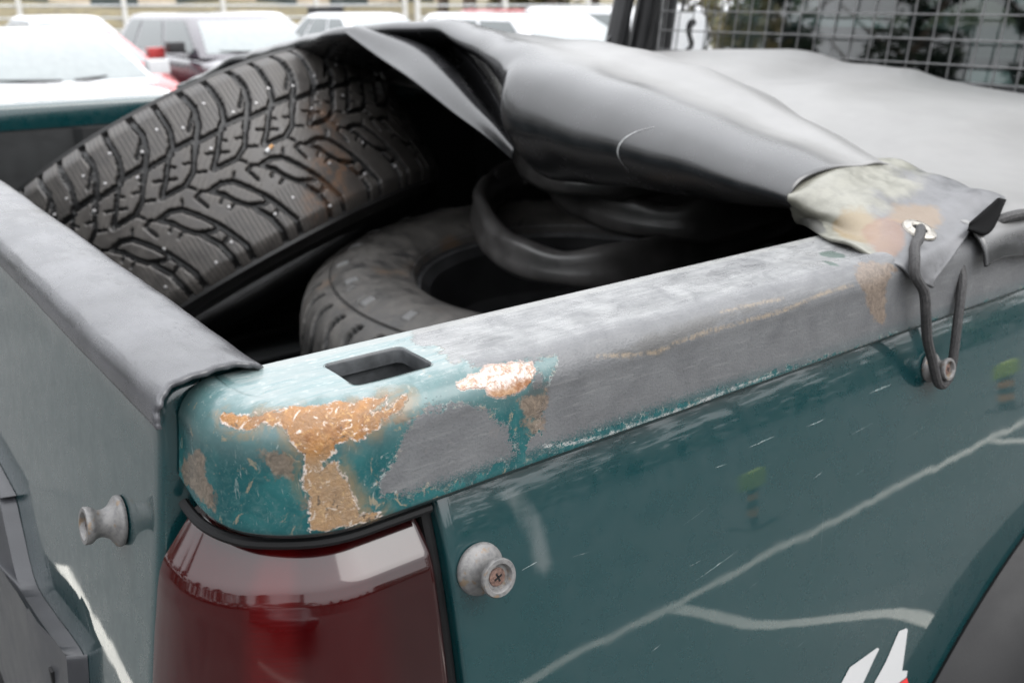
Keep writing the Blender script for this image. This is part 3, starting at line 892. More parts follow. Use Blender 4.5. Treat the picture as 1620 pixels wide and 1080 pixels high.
# ---- cab with rear window and wire guard
def mat_glass(name, tint=(.75, .82, .80), rough=.0):
    n = NT(name)
    n.t.nodes.remove(n.b)
    tr = n.n('ShaderNodeBsdfTransparent'); tr.inputs[0].default_value = (*tint, 1)
    gl = n.n('ShaderNodeBsdfGlossy'); gl.inputs['Roughness'].default_value = rough + .02
    fr = n.n('ShaderNodeFresnel'); fr.inputs[0].default_value = 1.52
    mx = n.n('ShaderNodeMixShader'); n.l(n.ramp(fr.outputs[0], 0, 1, .03, 1.0, False), mx.inputs[0]); n.l(tr.outputs[0], mx.inputs[1]); n.l(gl.outputs[0], mx.inputs[2])
    n.l(mx.outputs[0], n.out.inputs[0])
    return n.m
M['glass'] = mat_glass('tinted_glass', (.36, .42, .41))
M['interior'] = simple('dark_cab_fabric', (.020, .0195, .021), .85, var=.3, nscale=18)
M['wire'] = simple('galvanised_wire', (.13, .13, .13), .45, metal=.35, var=.2, nscale=60)
CX = 1.745
def cab():
    # lower cab shell
    body = MB()
    body.box((CX, .345, -.62), (3.05, 1.865, -.010))
    c = tpart(body.build('cab', M['paint'], up=ZR, bevel=.03, seg=3))
    mb = MB(); mb.box((CX+.10, .46, .655), (2.95, 1.75, .70)); r = mb.build('roof', M['paint'], up=ZR, bevel=.02, seg=3); r.parent = c
    # pillars
    for y, s in ((.40, 1), (1.80, -1)):
        for (x0, x1, w) in ((CX+.005, CX+.11, .050), (2.30, 2.34, .055), (3.02, 2.93, .04)):
            mb = MB()
            for q in range(1):
                a = Vector((x0, y, -.02)); b = Vector((x1, y+s*.055, .66))
                mb.tube([a, a.lerp(b, .5), b], w*.5, 10)
            p = mb.build('pillar', M['black'] if x0 < 2 else M['paint'], up=ZR, smooth=True); p.parent = c
    # window header and sill bars of the rear wall
    mb = MB(); mb.box((CX+.085, .46, .58), (CX+.125, 1.74, .66)); q = mb.build('window_header', M['paint'], up=ZR, bevel=.01); q.parent = c
    mb = MB(); mb.box((CX-.004, .44, -.012), (CX+.045, 1.78, .022)); q = mb.build('window_sill', M['black'], up=ZR, bevel=.006); q.parent = c
    v = [(CX+.022, .445, .02), (CX+.022, 1.775, .02), (CX+.105, 1.73, .60), (CX+.105, .49, .60)]
    q = mesh_obj('rear_window', v + [(x+.005, y, z) for x, y, z in v], [(0, 1, 2, 3), (7, 6, 5, 4), (0, 4, 5, 1), (1, 5, 6, 2), (2, 6, 7, 3), (3, 7, 4, 0)], M['glass'], c, smooth=False, up=ZR)
    # windscreen and door glass
    for nm, v in (('windscreen', [(3.03, .44, .0), (3.03, 1.77, .0), (2.93, 1.72, .65), (2.93, .49, .65)]),
                  ('door_glass', [(CX+.06, .395, .0), (3.0, .395, .0), (2.92, .45, .65), (CX+.12, .45, .65)]),
                  ('door_glass', [(CX+.06, 1.805, .0), (3.0, 1.805, .0), (2.92, 1.75, .65), (CX+.12, 1.75, .65)])):
        q = mesh_obj(nm, v, [(0, 1, 2, 3)], M['glass'], c, smooth=False, up=ZR)
    # seats and headrests, steering wheel
    for y in (.78, 1.42):
        mb = MB(); mb.box((2.12, y-.24, -.45), (2.26, y+.24, .10)); q = mb.build('seat_back', M['interior'], up=ZR, bevel=.05, seg=3); q.parent = c
        mb = MB(); mb.box((2.14, y-.13, .13), (2.24, y+.13, .32)); q = mb.build('headrest', M['interior'], up=ZR, bevel=.04, seg=3); q.parent = c
    mb = MB(); mb.lathe([(.175+.014*math.cos(a), .014*math.sin(a)) for a in np.linspace(0, 2*math.pi, 9)], 32, Matrix.Translation((2.62, 1.42, .02)) @ Matrix.Rotation(math.radians(-65), 4, 'Y'))
    q = mb.build('steering_wheel', M['black'], up=ZR, smooth=True); q.parent = c
    mb = MB(); mb.box((2.70, .45, -.2), (3.02, 1.76, .0)); q = mb.build('dashboard', M['interior'], up=ZR, bevel=.04, seg=3); q.parent = c
    # bonnet and front end
    mb = MB(); mb.box((3.04, .36, -.62), (4.25, 1.85, -.15)); q = tpart(mb.build('bonnet', M['paint'], up=ZR, bevel=.06, seg=3))
    mb = MB(); mb.box((4.22, .37, -.85), (4.36, 1.84, -.60)); q = tpart(mb.build('front_bumper', M['flare'], up=ZR, bevel=.03, seg=2))
    # sill and chassis, rear bumper
    mb = MB(); mb.box((.30, .62, -.80), (4.2, 1.60, -.60)); tpart(mb.build('chassis', M['black'], up=ZR))
    mb = MB(); mb.box((.015, .38, -.80), (.115, 1.84, -.64)); tpart(mb.build('rear_bumper', M['flare'], up=ZR, bevel=.02))
    # black corner brace at the left end of the window
    mb = MB(); mb.tube([(CX-.075, 1.80, -.02), (CX-.035, 1.795, .16), (CX+.02, 1.77, .42), (CX+.06, 1.75, .62)], .026, 10)
    q = tpart(mb.build('rack_leg', M['black'], up=ZR, smooth=True)); q['label'] = 'black tubular rack leg behind the cab'
    mb = MB(); mb.prism([(CX-.16, -.02), (CX-.02, -.02), (CX-.01, .12), (CX-.04, .13)], .008, Matrix(((1, 0, 0, 0), (0, 0, 1, 1.792), (0, 1, 0, 0), (0, 0, 0, 1))))
    b = mb.build('brace_plate', M['black'], up=ZR); b.parent = q
    mb = MB(); mb.tube([(CX-.075, .40, -.02), (CX-.035, .405, .16), (CX+.02, .43, .42), (CX+.06, .45, .62)], .026, 10)
    tpart(mb.build('rack_leg', M['black'], up=ZR, smooth=True))
    mb = MB(); mb.tube([(CX+.06, .44, .62), (CX+.06, 1.76, .62)], .026, 10); tpart(mb.build('rack_bar', M['black'], up=ZR, smooth=True))
    return c
cabo = cab()
def guard():
    gx = CX-.010
    root = MB()
    for a, b in (((.50, .0), (.50, .56)), ((1.70, .0), (1.70, .56)), ((.50, .56), (1.70, .56)), ((.50, .0), (1.70, .0))):
        root.tube([(gx+.10*a[1], a[0], a[1]), (gx+.10*b[1], b[0], b[1])], .004, 8)
    g_ = tpart(root.build('window_guard', M['wire'], up=ZR, smooth=True))
    g_['label'] = 'galvanised wire mesh guard over the rear window'
    y = .525; k = 0
    wm = MB(); wm.tube([(0, 0, 0), (.056, 0, .56)], .0016, 6); proto = wm.build('wire', M['wire'], smooth=True)
    hm = MB(); hm.tube([(0, .50, 0), (0, 1.70, 0)], .0017, 6); protoh = hm.build('wire', M['wire'], smooth=True)
    first = True
    while y < 1.69:
        o = proto if first else proto.copy()
        if not first: COL.objects.link(o)
        first = False
        o.location = (gx, y + rng.uniform(-.0015, .0015), ZR); o.rotation_euler = (rng.uniform(-.01, .01), 0, 0); o.parent = g_; y += .0430
    z = .009; first = True
    while z < .55:
        o = protoh if first else protoh.copy()
        if not first: COL.objects.link(o)
        first = False
        o.location = (gx+.10*z-.0034, 0, ZR+z); o.parent = g_; z += .0435
    return g_
guard()
# round-ended paper sticker inside the guard
def sticker():
    def mat_st():
        n = NT('sticker_paper'); n.set(Base_Color=n.mix(n.ramp(n.noise(30, 3), .3, .7), (.80, .80, .80), (.72, .73, .74)), Roughness=.5); return n.m
    P = []
    y0, y1, z0, z1 = 1.578, 1.684, .024, .136
    for t in np.linspace(-90, 90, 25): P.append((y0+.03 - .03*math.cos(math.radians(t))*1.0, (z0+z1)/2 + (z1-z0)/2*math.sin(math.radians(t))))
    P += [(y1, z1), (y1, z0)]
    def on(y, z, d): return (CX+.020+.143*(z-.02)-d, y, z)
    v = [on(y, z, .0010) for y, z in P]
    o = mesh_obj('sticker', v, [tuple(range(len(v)))], mat_st(), smooth=False, up=ZR); tpart(o)
    o['label'] = 'white sticker with a black curled emblem on the rear window'
    E_ = [(1.462, .150), (1.452, .152), (1.446, .144), (1.450, .138), (1.457, .132), (1.452, .118), (1.445, .104), (1.446, .092), (1.456, .082), (1.470, .080), (1.460, .090), (1.455, .098), (1.460, .112), (1.467, .128), (1.466, .142)]
    E_ = [(1.630+(y-1.457)*1.5, .083+(z-.116)*1.1) for y, z in E_]
    q = mesh_obj('emblem', [on(y, z, .0018) for y, z in E_], [tuple(range(len(E_)))], M['seal'], smooth=False, up=ZR); q.parent = o
sticker()

# ---- road wheels of the truck
M['rubber'] = simple('black_tyre_rubber', (.022, .022, .023), .7, var=.25, nscale=30, bump=.2, bscale=200)
def road_wheel(x, y, R_, w, name, parent, sgn, rimcol='rimmetal'):
    mb = MB(); T_ = Matrix.Translation((x, y, R_)) @ Matrix.Rotation(math.radians(90), 4, 'X')
    mb.lathe([(R_*.62, -w*.42), (R_*.80, -w*.52), (R_*.95, -w*.48), (R_, -w*.38), (R_, w*.38), (R_*.95, w*.48), (R_*.80, w*.52), (R_*.62, w*.42)], 36, T_)
    o = mb.build(name, M['rubber'], smooth=True, angle=40)
    mb = MB(); s = -sgn
    mb.lathe([(R_*.63, s*-w*.40), (R_*.62, s*w*.40), (R_*.58, s*w*.42), (R_*.55, s*w*.30), (R_*.22, s*w*.22), (R_*.16, s*w*.34), (.0, s*w*.36)], 36, T_)
    r = mb.build('rim', M[rimcol], smooth=True, angle=40)
    r.parent = o
    return o
for x in (ARX+.02, 3.85):
    for y, sg in ((.42, -1), (1.79, 1)):
        tpart(road_wheel(x, y, .40, .25, 'wheel', truck, -sg))
# ------------------------------------------------------------------ loose tyres in the bed
def mat_tread():
    n = NT('dusty_tread_rubber')
    co = n.co()
    u = n.attr('t_u'); v = n.attr('t_v'); d = n.attr('t_d')
    mid = n.noise(45, 5, .65, co); fine = n.noise(400, 3, .6, co)
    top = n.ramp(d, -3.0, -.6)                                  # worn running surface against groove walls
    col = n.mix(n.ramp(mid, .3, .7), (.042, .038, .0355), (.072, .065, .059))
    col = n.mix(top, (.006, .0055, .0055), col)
    # fine wavy sipes moulded in the blocks
    w = n.math('SINE', n.math('ADD', n.math('MULTIPLY', u, 1.05), n.math('MULTIPLY', n.math('SINE', n.math('MULTIPLY', v, 1.5)), .9)))
    sh = n.ramp(n.math('ABSOLUTE', v), 50, 56)
    sip = n.math('MULTIPLY', n.ramp(w, .72, .93), n.math('MULTIPLY', sh, top))
    w2 = n.math('SINE', n.math('ADD', n.math('MULTIPLY', u, .62), n.math('MULTIPLY', v, .75)))
    sip2 = n.math('MULTIPLY', n.ramp(w2, .9, .99), n.math('MULTIPLY', n.math('SUBTRACT', 1.0, sh), top))
    sip = n.math('ADD', n.math('MULTIPLY', sip, .95), n.math('MULTIPLY', sip2, n.ramp(mid, .42, .6, 0.0, .4)))
    col = n.mix(sip, col, (.008, .0075, .0075))
    # dried clay smeared over one stretch
    def blob(cu, cv, r):
        a = n.math('SUBTRACT', u, cu); b = n.math('SUBTRACT', v, cv)
        return n.math('SQRT', n.math('ADD', n.math('MULTIPLY', a, a), n.math('MULTIPLY', b, b)))
    b1 = n.ramp(n.math('ADD', blob(668, -62, 1), n.math('MULTIPLY', n.math('SUBTRACT', mid, .5), 150)), 26, 52, 1.0, 0.0)
    b2 = n.ramp(n.math('ADD', blob(640, 5, 1), n.math('MULTIPLY', n.math('SUBTRACT', mid, .5), 130)), 14, 40, 1.0, 0.0)
    b3 = n.ramp(n.math('ADD', blob(715, -88, 1), n.math('MULTIPLY', n.math('SUBTRACT', mid, .5), 110)), 10, 34, 1.0, 0.0)
    cl = n.math('MAXIMUM', n.math('MAXIMUM', b1, b2), b3)
    col = n.mix(n.math('MULTIPLY', cl, n.ramp(mid, .42, .60, .05, .85)), col, n.mix(n.ramp(fine, .3, .7), (.085, .038, .017), (.14, .078, .042)))
    n.set(Base_Color=col, Roughness=n.ramp(mid, .3, .7, .38, .55))
    h = n.math('SUBTRACT', n.math('MULTIPLY', fine, .4), n.math('MULTIPLY', sip, 1.5))
    n.set(Normal=n.bump(h, .6, .001))
    return n.m
M['tread'] = mat_tread()
M['sidewall'] = simple('tyre_sidewall_rubber', (.012, .0115, .0115), .5, var=.35, nscale=25, bump=.15, bscale=300)
M['stud'] = simple('steel_stud', (.34, .33, .33), .35, metal=.3, var=.15, nscale=300)

def seg_dist(U, Vv, pts):
    d = np.full(U.shape, 1e9)
    for (ax, ay), (bx, by) in zip(pts, pts[1:]):
        ex, ey = bx-ax, by-ay; L = ex*ex+ey*ey+1e-9
        t = np.clip(((U-ax)*ex+(Vv-ay)*ey)/L, 0, 1)
        d = np.minimum(d, np.hypot(U-ax-t*ex, Vv-ay-t*ey))
    return d

# one pitch of the tread, mm: (half width, depth, polyline)
GROOVES = [
    (2.9, 8, [(-86, 118), (-88, 100), (-91, 84), (-85, 65), (-74, 50), (-62, 34)]), (2.1, 7, [(-62, 34), (-49, 15), (-32, 5), (0, 6)]),
    (2.6, 8, [(-50, 118), (-51, 94), (-51, 73), (-44, 55), (-37, 50)]), (2.1, 7, [(-37, 50), (-24, 34), (-15, 22), (0, 7)]),
    (2.5, 7, [(-37, 50), (-74, 50)]), (2.2, 7, [(-72, 45), (-109, 46)]),
    (1.0, 5, [(-15, 22), (-2, 27)]), (1.0, 5, [(-13, 23), (-27, 17)]), (1.0, 5, [(-48, 14), (-63, 8)]), (1.1, 5, [(-32, 5), (-40, -5)]), (.9, 5, [(-55, 25), (-44, 28)]), (.9, 5, [(-24, 36), (-33, 30)]),
    (2.1, 7, [(18, -15), (1, -13), (-13, -18), (-27, -35), (-38, -51)]), (2.6, 8, [(-38, -51), (-49, -73), (-57, -94), (-57, -122)]),
    (2.0, 7, [(18, -15), (5, -27), (-3, -41), (-13, -52), (-32, -60), (-42, -58)]),
    (2.6, 8, [(-18, -56), (-30, -78), (-34, -98), (-34, -122)]),
    (1.0, 5, [(5, -27), (14, -34)]), (1.0, 5, [(-3, -41), (8, -46)]), (1.1, 5, [(18, -15), (28, -10)]), (.9, 5, [(-13, -18), (-20, -8)]), (1.6, 6, [(-49, -72), (-30, -80)]), (1.4, 6, [(28, -10), (36, -14), (30, -30)]), (1.3, 6, [(-70, 62), (-91, 84)]),
]
def tyre_frame(c, a):
    a = Vector(a).normalized(); e = a.cross(Vector((0, 0, 1))).normalized(); g_ = e.cross(a)
    Mx = Matrix((e, g_, a)).transposed().to_4x4(); Mx.translation = Vector(c) + Vector((0, 0, ZR)); return Mx

def studded_tyre():
    R_ = 341.4; NP = 30; pitch = 2*math.pi*R_/NP; U0 = 808.0
    root = empty('studded_tyre')
    root.matrix_world = tyre_frame((.5297, 1.4554, -.1709), (-.2795, .4765, .8336))
    tag(root, 'worn studded winter tyre leaning in the bed, tread towards the camera', 'tyre')
    full = 2*math.pi*R_
    u = np.r_[np.arange(430, 1060, 1.5), np.arange(1060, 430+full, 7.0)]
    v = np.arange(-119, 119.1, 1.5)
    UU, VV = np.meshgrid(u, v, indexing='ij')
    gl = np.full(UU.shape, 0.0)
    base = (UU-U0) % pitch
    jit = 1.2*np.sin(VV*.35+np.floor((UU-U0)/pitch)*2.1)*0
    for hw, dep, pl in GROOVES:
        dmin = np.full(UU.shape, 1e9)
        for sft in (-2, -1, 0, 1, 2): dmin = np.minimum(dmin, seg_dist(base+sft*pitch+jit, VV, pl))
        dmin = dmin + .55*np.sin(UU*.85+VV*.35)*np.sin(VV*.6-UU*.2)
        gl = np.minimum(gl, -dep*np.clip((hw*1.5+.6-dmin)/1.4, 0, 1))
    av = np.abs(VV)
    crown = -(av/100)**2*4.0 - np.clip(av-97, 0, 30)**1.5*.16
    rad = (R_ + 2 + crown + gl)/1000; th = UU/R_
    P = np.stack([rad*np.cos(th), rad*np.sin(th), VV/1000], -1)
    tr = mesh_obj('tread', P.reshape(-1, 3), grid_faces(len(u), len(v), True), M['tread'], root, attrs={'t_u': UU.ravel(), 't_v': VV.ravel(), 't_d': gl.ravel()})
    tr['label'] = 'deep branching winter tread with clay stains'
    for s in (1, -1):
        mb = MB(); pr = [(.320, .105), (.327, .114), (.3265, .1185), (.318, .1205), (.300, .1235), (.296, .1262), (.290, .1250), (.270, .1290), (.245, .1285), (.222, .120), (.205, .112), (.198, .106), (.196, .098), (.215, .09), (.25, .10), (.30, .09), (.318, .06), (.32, .0)]
        pr = [(r, z*s) for r, z in pr]
        mb.lathe(pr if s < 0 else pr[::-1], 96)
        o = mb.build('sidewall', M['sidewall'], root, smooth=True, angle=40)
    st = [(948, 78), (929, 56), (891, 42), (841, 81), (813, 68), (749, 59), (716, 50+8), (797, 30), (648, 26), (910, -48), (816, -43), (836, -82), (771, -77), (740, -69), (700, -99), (865, -94), (669, -49), (983, 67),
          (775, 84), (690, 70), (612, 66), (625, -80), (600, -40), (655, 62), (960, 36), (935, -88), (585, 30), (560, 75), (1010, 60), (1030, 30), (990, -60), (905, 84), (870, 66), (560, -85)]
    pm = MB(); pm.lathe([(.0021, -.003), (.0021, .0002), (.0018, .0008), (.0013, .0009), (.0012, .0017), (.0, .0018)], 12); proto = pm.build('stud', M['stud'], root, smooth=True)
    for i, (su, sv) in enumerate(st):
        o = proto if i == 0 else proto.copy()
        if i: COL.objects.link(o); o.parent = root
        t = su/R_; rr = (R_+2-(abs(sv)/100)**2*4.0)/1000
        nrm = Vector((math.cos(t), math.sin(t), .0008*sv))
        q = nrm.to_track_quat('Z', 'Y').to_matrix().to_4x4(); q.translation = Vector((rr*math.cos(t), rr*math.sin(t), sv/1000)); o.matrix_local = q
    return root
st_tyre = studded_tyre()
# cigarette end lying on the tread
def cig():
    R_ = .3434; 
    def P(u_, v_): 
        t = u_/341.4; p = Vector(((R_+.0035)*math.cos(t), (R_+.0035)*math.sin(t), v_/1000)); return st_tyre.matrix_world @ p
    a, b, c = P(741, -4), P(735, -2), P(729, 0)
    o = empty('cigarette_end', a); tag(o, 'white and tan cigarette end lying on the studded tread', 'cigarette')
    for nm, p, q, col in (('paper', a, b, (.4, .4, .4)), ('filter', b, c, (.36, .19, .07))):
        mb = MB(); mb.tube([p-a, q-a], .0024, 10); mb.build(nm, simple('cigarette_'+nm, col, .7, var=.1, nscale=200), o, smooth=True)
bpy.context.view_layer.update()
cig()

def mat_dusty():
    n = NT('dusty_tyre_rubber')
    co = n.co()
    mid = n.noise(30, 6, .7, co); big = n.noise(9, 4, .6, co); fine = n.noise(500, 3)
    col = n.mix(n.ramp(mid, .25, .75), (.018, .0172, .0165), (.072, .066, .060))
    col = n.mix(n.math('MULTIPLY', n.ramp(n.noise(22, 4, .6, co, .5), .60, .68), .9), col, (.010, .0095, .0095))
    col = n.mix(n.math('MULTIPLY', n.ramp(big, .58, .72), .5), col, (.11, .066, .036))
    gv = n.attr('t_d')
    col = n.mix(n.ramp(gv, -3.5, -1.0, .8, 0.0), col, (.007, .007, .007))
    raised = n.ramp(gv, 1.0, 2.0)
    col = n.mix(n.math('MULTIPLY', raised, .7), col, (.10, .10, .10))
    n.set(Base_Color=col, Roughness=n.ramp(mid, .3, .7, .55, .78), Normal=n.bump(n.math('ADD', mid, n.math('MULTIPLY', fine, .4)), .4, .001))
    return n.m
M['dusty'] = mat_dusty()
def offroad_tyre():
    root = empty('offroad_tyre')
    mw = Matrix.Translation((.800, .930, ZR-.298)) @ Matrix.Rotation(math.radians(2.5), 4, 'X') @ Matrix.Rotation(math.radians(-2), 4, 'Y')
    root.matrix_world = mw
    tag(root, 'dusty chunky tyre on a rim lying flat under the rubber tube', 'tyre')
    # section from the top bead over the sidewall to the tread and back
    sec = np.array([(.200, .118), (.205, .128), (.214, .135), (.232, .142), (.252, .1475), (.272, .1490), (.292, .1450), (.306, .1390), (.311, .1365), (.316, .1340), (.328, .1270), (.340, .1150), (.349, .098), (.3535, .075), (.355, .04), (.355, 0), (.355, -.04), (.352, -.09), (.335, -.125), (.29, -.145), (.25, -.147), (.21, -.13)])
    S_ = catmull(sec, 170); 
    L = np.r_[0, np.cumsum(np.linalg.norm(np.diff(S_, axis=0), axis=1))]*1000
    T_ = np.gradient(S_, axis=0); N_ = np.stack([-T_[:, 1], T_[:, 0]], 1); N_ /= np.linalg.norm(N_, axis=1, keepdims=True)
    N_ = -N_ if N_[60, 0] < 0 else N_
    nu = 900; th = np.linspace(0, 2*math.pi, nu, endpoint=False)
    TH, LL = np.meshgrid(th, L, indexing='ij')
    U_ = TH*355
    r = np.interp(LL, L, S_[:, 0])*1000; zc = np.interp(LL, L, S_[:, 1])*1000
    D = np.zeros(U_.shape)
    P_ = 2*math.pi*355/50
    ph = (U_ + 5*np.sin(LL*.09)) % P_
    tread = (r > 322) & (zc > -118)
    gw = np.clip((6.0 - np.abs(ph-P_/2))/1.5, 0, 1)
    D -= np.where(tread, gw*12*np.clip((r-320)/6, 0, 1), 0)
    ph2 = (U_ + P_*.5 + 8) % (2*P_)
    D -= np.where((r > 330) & (zc > -118), np.clip((2.0-np.abs(ph2-P_))/1.2, 0, 1)*5, 0)
    # narrow moulding line below the shoulder and circumferential tread grooves
    D -= np.clip((2.0-np.abs(r-311))/1.2, 0, 1)*3.0*(zc > 0)
    for zz_ in (48, 12, -30, -70): D -= np.where(r > 340, np.clip((4.5-np.abs(zc-zz_-3*np.sin(U_*.16)))/1.5, 0, 1)*9, 0)
    # raised sidewall blocks
    ph3 = (U_+11) % (P_*2)
    blk = np.clip((7.5-np.abs(ph3-P_))/1.0, 0, 1)*np.clip((9-np.abs(r-291-3*np.sign(np.sin(U_/P_*math.pi/2))))/1.2, 0, 1)*(zc > 0)
    D += blk*2.4
    blk2 = np.clip((3.0-np.abs(ph-P_*.25))/1.0, 0, 1)*np.clip((7-np.abs(r-305+10))/1.2, 0, 1)*(zc > 0)*(np.sin(TH*9) > .2)
    D += blk2*1.5
    SX = np.interp(LL, L, S_[:, 0]) + np.interp(LL, L, N_[:, 0])*D/1000
    SZ = np.interp(LL, L, S_[:, 1]) + np.interp(LL, L, N_[:, 1])*D/1000
    V = np.stack([SX*np.cos(TH), SX*np.sin(TH), SZ], -1)
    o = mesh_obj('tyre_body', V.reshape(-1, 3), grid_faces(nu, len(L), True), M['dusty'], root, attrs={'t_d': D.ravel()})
    mb = MB(); mb.lathe([(.208, .122), (.2075, .1270), (.2062, .1283), (.2045, .1276), (.2035, .124), (.2025, .110), (.195, .108)], 96)
    r_ = mb.build('rim', M['rimlip'], root, smooth=True, angle=40)
    mb = MB(); mb.lathe([(.1945, .112), (.183, .100), (.180, .03), (.16, .01), (.11, .02), (.10, .05), (.055, .05), (.05, .0)], 64)
    mb.build('wheel_disc', M['rimshade'], root, smooth=True, angle=40)
    r_['label'] = 'thin bright rim edge of the wheel'
    return root
M['rimlip'] = simple('bright_rim_edge', (.17, .17, .175), .35, metal=.5, var=.2, nscale=30)
M['rimshade'] = simple('shaded_rim_inside', (.02, .02, .021), .5, metal=.2, var=.25, nscale=25)  # darkness inside the wheel put into the rim's colour
offroad_tyre()

# a slack loop of inner tube on the flat tyre
M['tube'] = simple('black_inner_tube_rubber', (.045, .043, .042), .34, var=.3, nscale=25, bump=.15, bscale=120)
def inner_tube(shift=(0, 0, 0), sc=1.0, rot=0.0, label='slack black inner tube lying on the flat tyre below the folded cover'):
    lo = [(.860, 1.175, -.115), (.800, 1.120, -.120), (.738, 1.025, -.125), (.694, .910, -.130), (.694, .825, -.130), (.735, .780, -.128), (.83, .772, -.125), (.93, .780, -.12)]
    hi = [(1.02, .765, -.105), (1.07, .80, -.10), (1.06, .86, -.095), (1.00, .92, -.09), (.955, .99, -.085), (.945, 1.07, -.085), (.955, 1.15, -.09), (.93, 1.20, -.10)]
    P = np.array(lo+hi); cc = P.mean(0); ca, sa = math.cos(rot), math.sin(rot)
    P = (P-cc)@np.array([[ca, sa, 0], [-sa, ca, 0], [0, 0, 1.]])*np.array([sc, sc, 1]) + cc + np.array(shift); P = np.concatenate([P, P[:1]])
    C_ = catmull(P, 180)[:-1]
    root = empty('inner_tube', tuple(P[3] + np.array([0, 0, ZR])))
    tag(root, label, 'inner tube', 'inner tubes in the bed')
    n = len(C_); V = []; sec = [(.000, -.022), (.010, -.0215), (.0165, -.012), (.0160, .0), (.0125, .010), (.014, .018), (.010, .0245), (.003, .0255), (-.004, .022), (-.010, .012), (-.0135, 0), (-.0125, -.013), (-.007, -.021)]
    k = len(sec)
    for i in range(n):
        t = C_[(i+1) % n]-C_[i-1]; t /= np.linalg.norm(t); s = np.cross(t, [0, 0, 1.]); s /= np.linalg.norm(s)
        w = 1+.18*math.sin(i*.11)+.08*math.sin(i*.37)
        for a, b in sec:
            p = C_[i] + s*a*1.25*(2-w) + np.array([0, 0, 1])*b*w*1.1 - P[3]; V.append(p)
    f = [(i*k+q, i*k+(q+1) % k, ((i+1) % n)*k+(q+1) % k, ((i+1) % n)*k+q) for i in range(n) for q in range(k)]
    mesh_obj('tube_body', V, f, M['tube'], root)
    return root
inner_tube()
inner_tube((.10, -.035, .045), .93, .10, 'upper black inner tube, second of three stacked under the folded cover')
inner_tube((.06, .02, .088), .88, -.06, 'topmost black inner tube of three, close under the folded cover')

# ------------------------------------------------------------------ vinyl bed cover, folded forward
def mat_vinyl():
    n = NT('black_cover_vinyl')
    co = n.co()
    big = n.noise(5, 4, .6, co); mid = n.noise(45, 5, .65, co); fine = n.noise(1500, 2)
    fade = n.attr('v_fade')                                       # sun-bleached top of the cover
    col = n.mix(n.ramp(mid, .3, .7), (.013, .013, .014), (.021, .021, .0225))
    bl = n.mix(n.ramp(big, .3, .7), (.15, .147, .143), (.19, .186, .182))
    col = n.mix(n.math('MULTIPLY', n.ramp(fade, 0, 1), n.ramp(mid, .2, .8, .9, 1.0)), col, bl)
    scr = n.ramp(n.noise(1.0, 4, .7, n.co((60, 200, 300))), .68, .74)
    col = n.mix(n.math('MULTIPLY', scr, .25), col, (.2, .2, .2))
    n.set(Base_Color=col, Roughness=n.mix(n.ramp(fade, 0, 1), n.ramp(mid, .3, .7, .21, .28), .40))
    n.set(Normal=n.bump(n.math('ADD', n.math('MULTIPLY', mid, .6), n.math('MULTIPLY', fine, .10)), .06, .0010))
    n.b.inputs['Specular IOR Level'].default_value = .75
    return n.m
M['vinyl'] = mat_vinyl()
def mat_flap():
    n = NT('stained_cover_vinyl')
    co = n.co()
    mid = n.noise(70, 5, .65, co); big = n.noise(22, 4, .6, co)
    a = n.attr('f_u'); b = n.attr('f_v')
    base = n.mix(n.ramp(mid, .3, .7), (.075, .075, .078), (.11, .11, .115))
    # cream worn coating towards the fold, rust run-off round the eyelet
    cream = n.ramp(n.math('ADD', a, n.math('MULTIPLY', n.math('SUBTRACT', big, .5), .8)), .42, .62, 1.0, 0.0)
    base = n.mix(cream, base, n.mix(n.ramp(mid, .35, .65), (.125, .122, .100), (.18, .176, .148)))
    def blob(cu, cv, ru, rv, nz=.9):
        p = n.math('DIVIDE', n.math('SUBTRACT', a, cu), ru); q = n.math('DIVIDE', n.math('SUBTRACT', b, cv), rv)
        r = n.math('SQRT', n.math('ADD', n.math('MULTIPLY', p, p), n.math('MULTIPLY', q, q)))
        return n.ramp(n.math('ADD', r, n.math('MULTIPLY', n.math('SUBTRACT', mid, .5), nz)), .75, 1.1, 1.0, 0.0)
    base = n.mix(n.math('MULTIPLY', blob(.38, .26, .12, .22), .8), base, (.17, .125, .068))
    base = n.mix(n.math('MULTIPLY', blob(.52, .26, .11, .20), .75), base, (.14, .075, .045))
    base = n.mix(n.math('MULTIPLY', blob(.64, .50, .14, .12), .6), base, (.17, .11, .055))
    base = n.mix(n.math('MULTIPLY', blob(.13, .10, .10, .12), .85), base, (.05, .05, .047))
    base = n.mix(n.math('MULTIPLY', blob(.60, .93, .10, .05, .4), .95), base, (.012, .014, .016))
    n.set(Base_Color=base, Roughness=n.ramp(mid, .3, .7, .32, .5), Normal=n.bump(n.math('ADD', mid, big), .35, .0015))
    n.b.inputs['Specular IOR Level'].default_value = .6
    return n.m
M['flap'] = mat_flap()

cover = empty('bed_cover', (.9, 1.1, ZR))
tag(cover, 'black vinyl bed cover folded forward over the tyres', 'cover')
def cpart(name, V, nu, nv, mat, thick=.0022, attrs=None, wrap=False, lab=None):
    W = np.asarray(V, float).reshape(-1, 3) - np.array([.9, 1.1, 0])
    o = mesh_obj(name, W, grid_faces(nu, nv, wrap), mat, cover, attrs=attrs)
    if thick:
        md = o.modifiers.new('thickness', 'SOLIDIFY'); md.thickness = thick; md.offset = 0
    if lab: o['label'] = lab
    return o
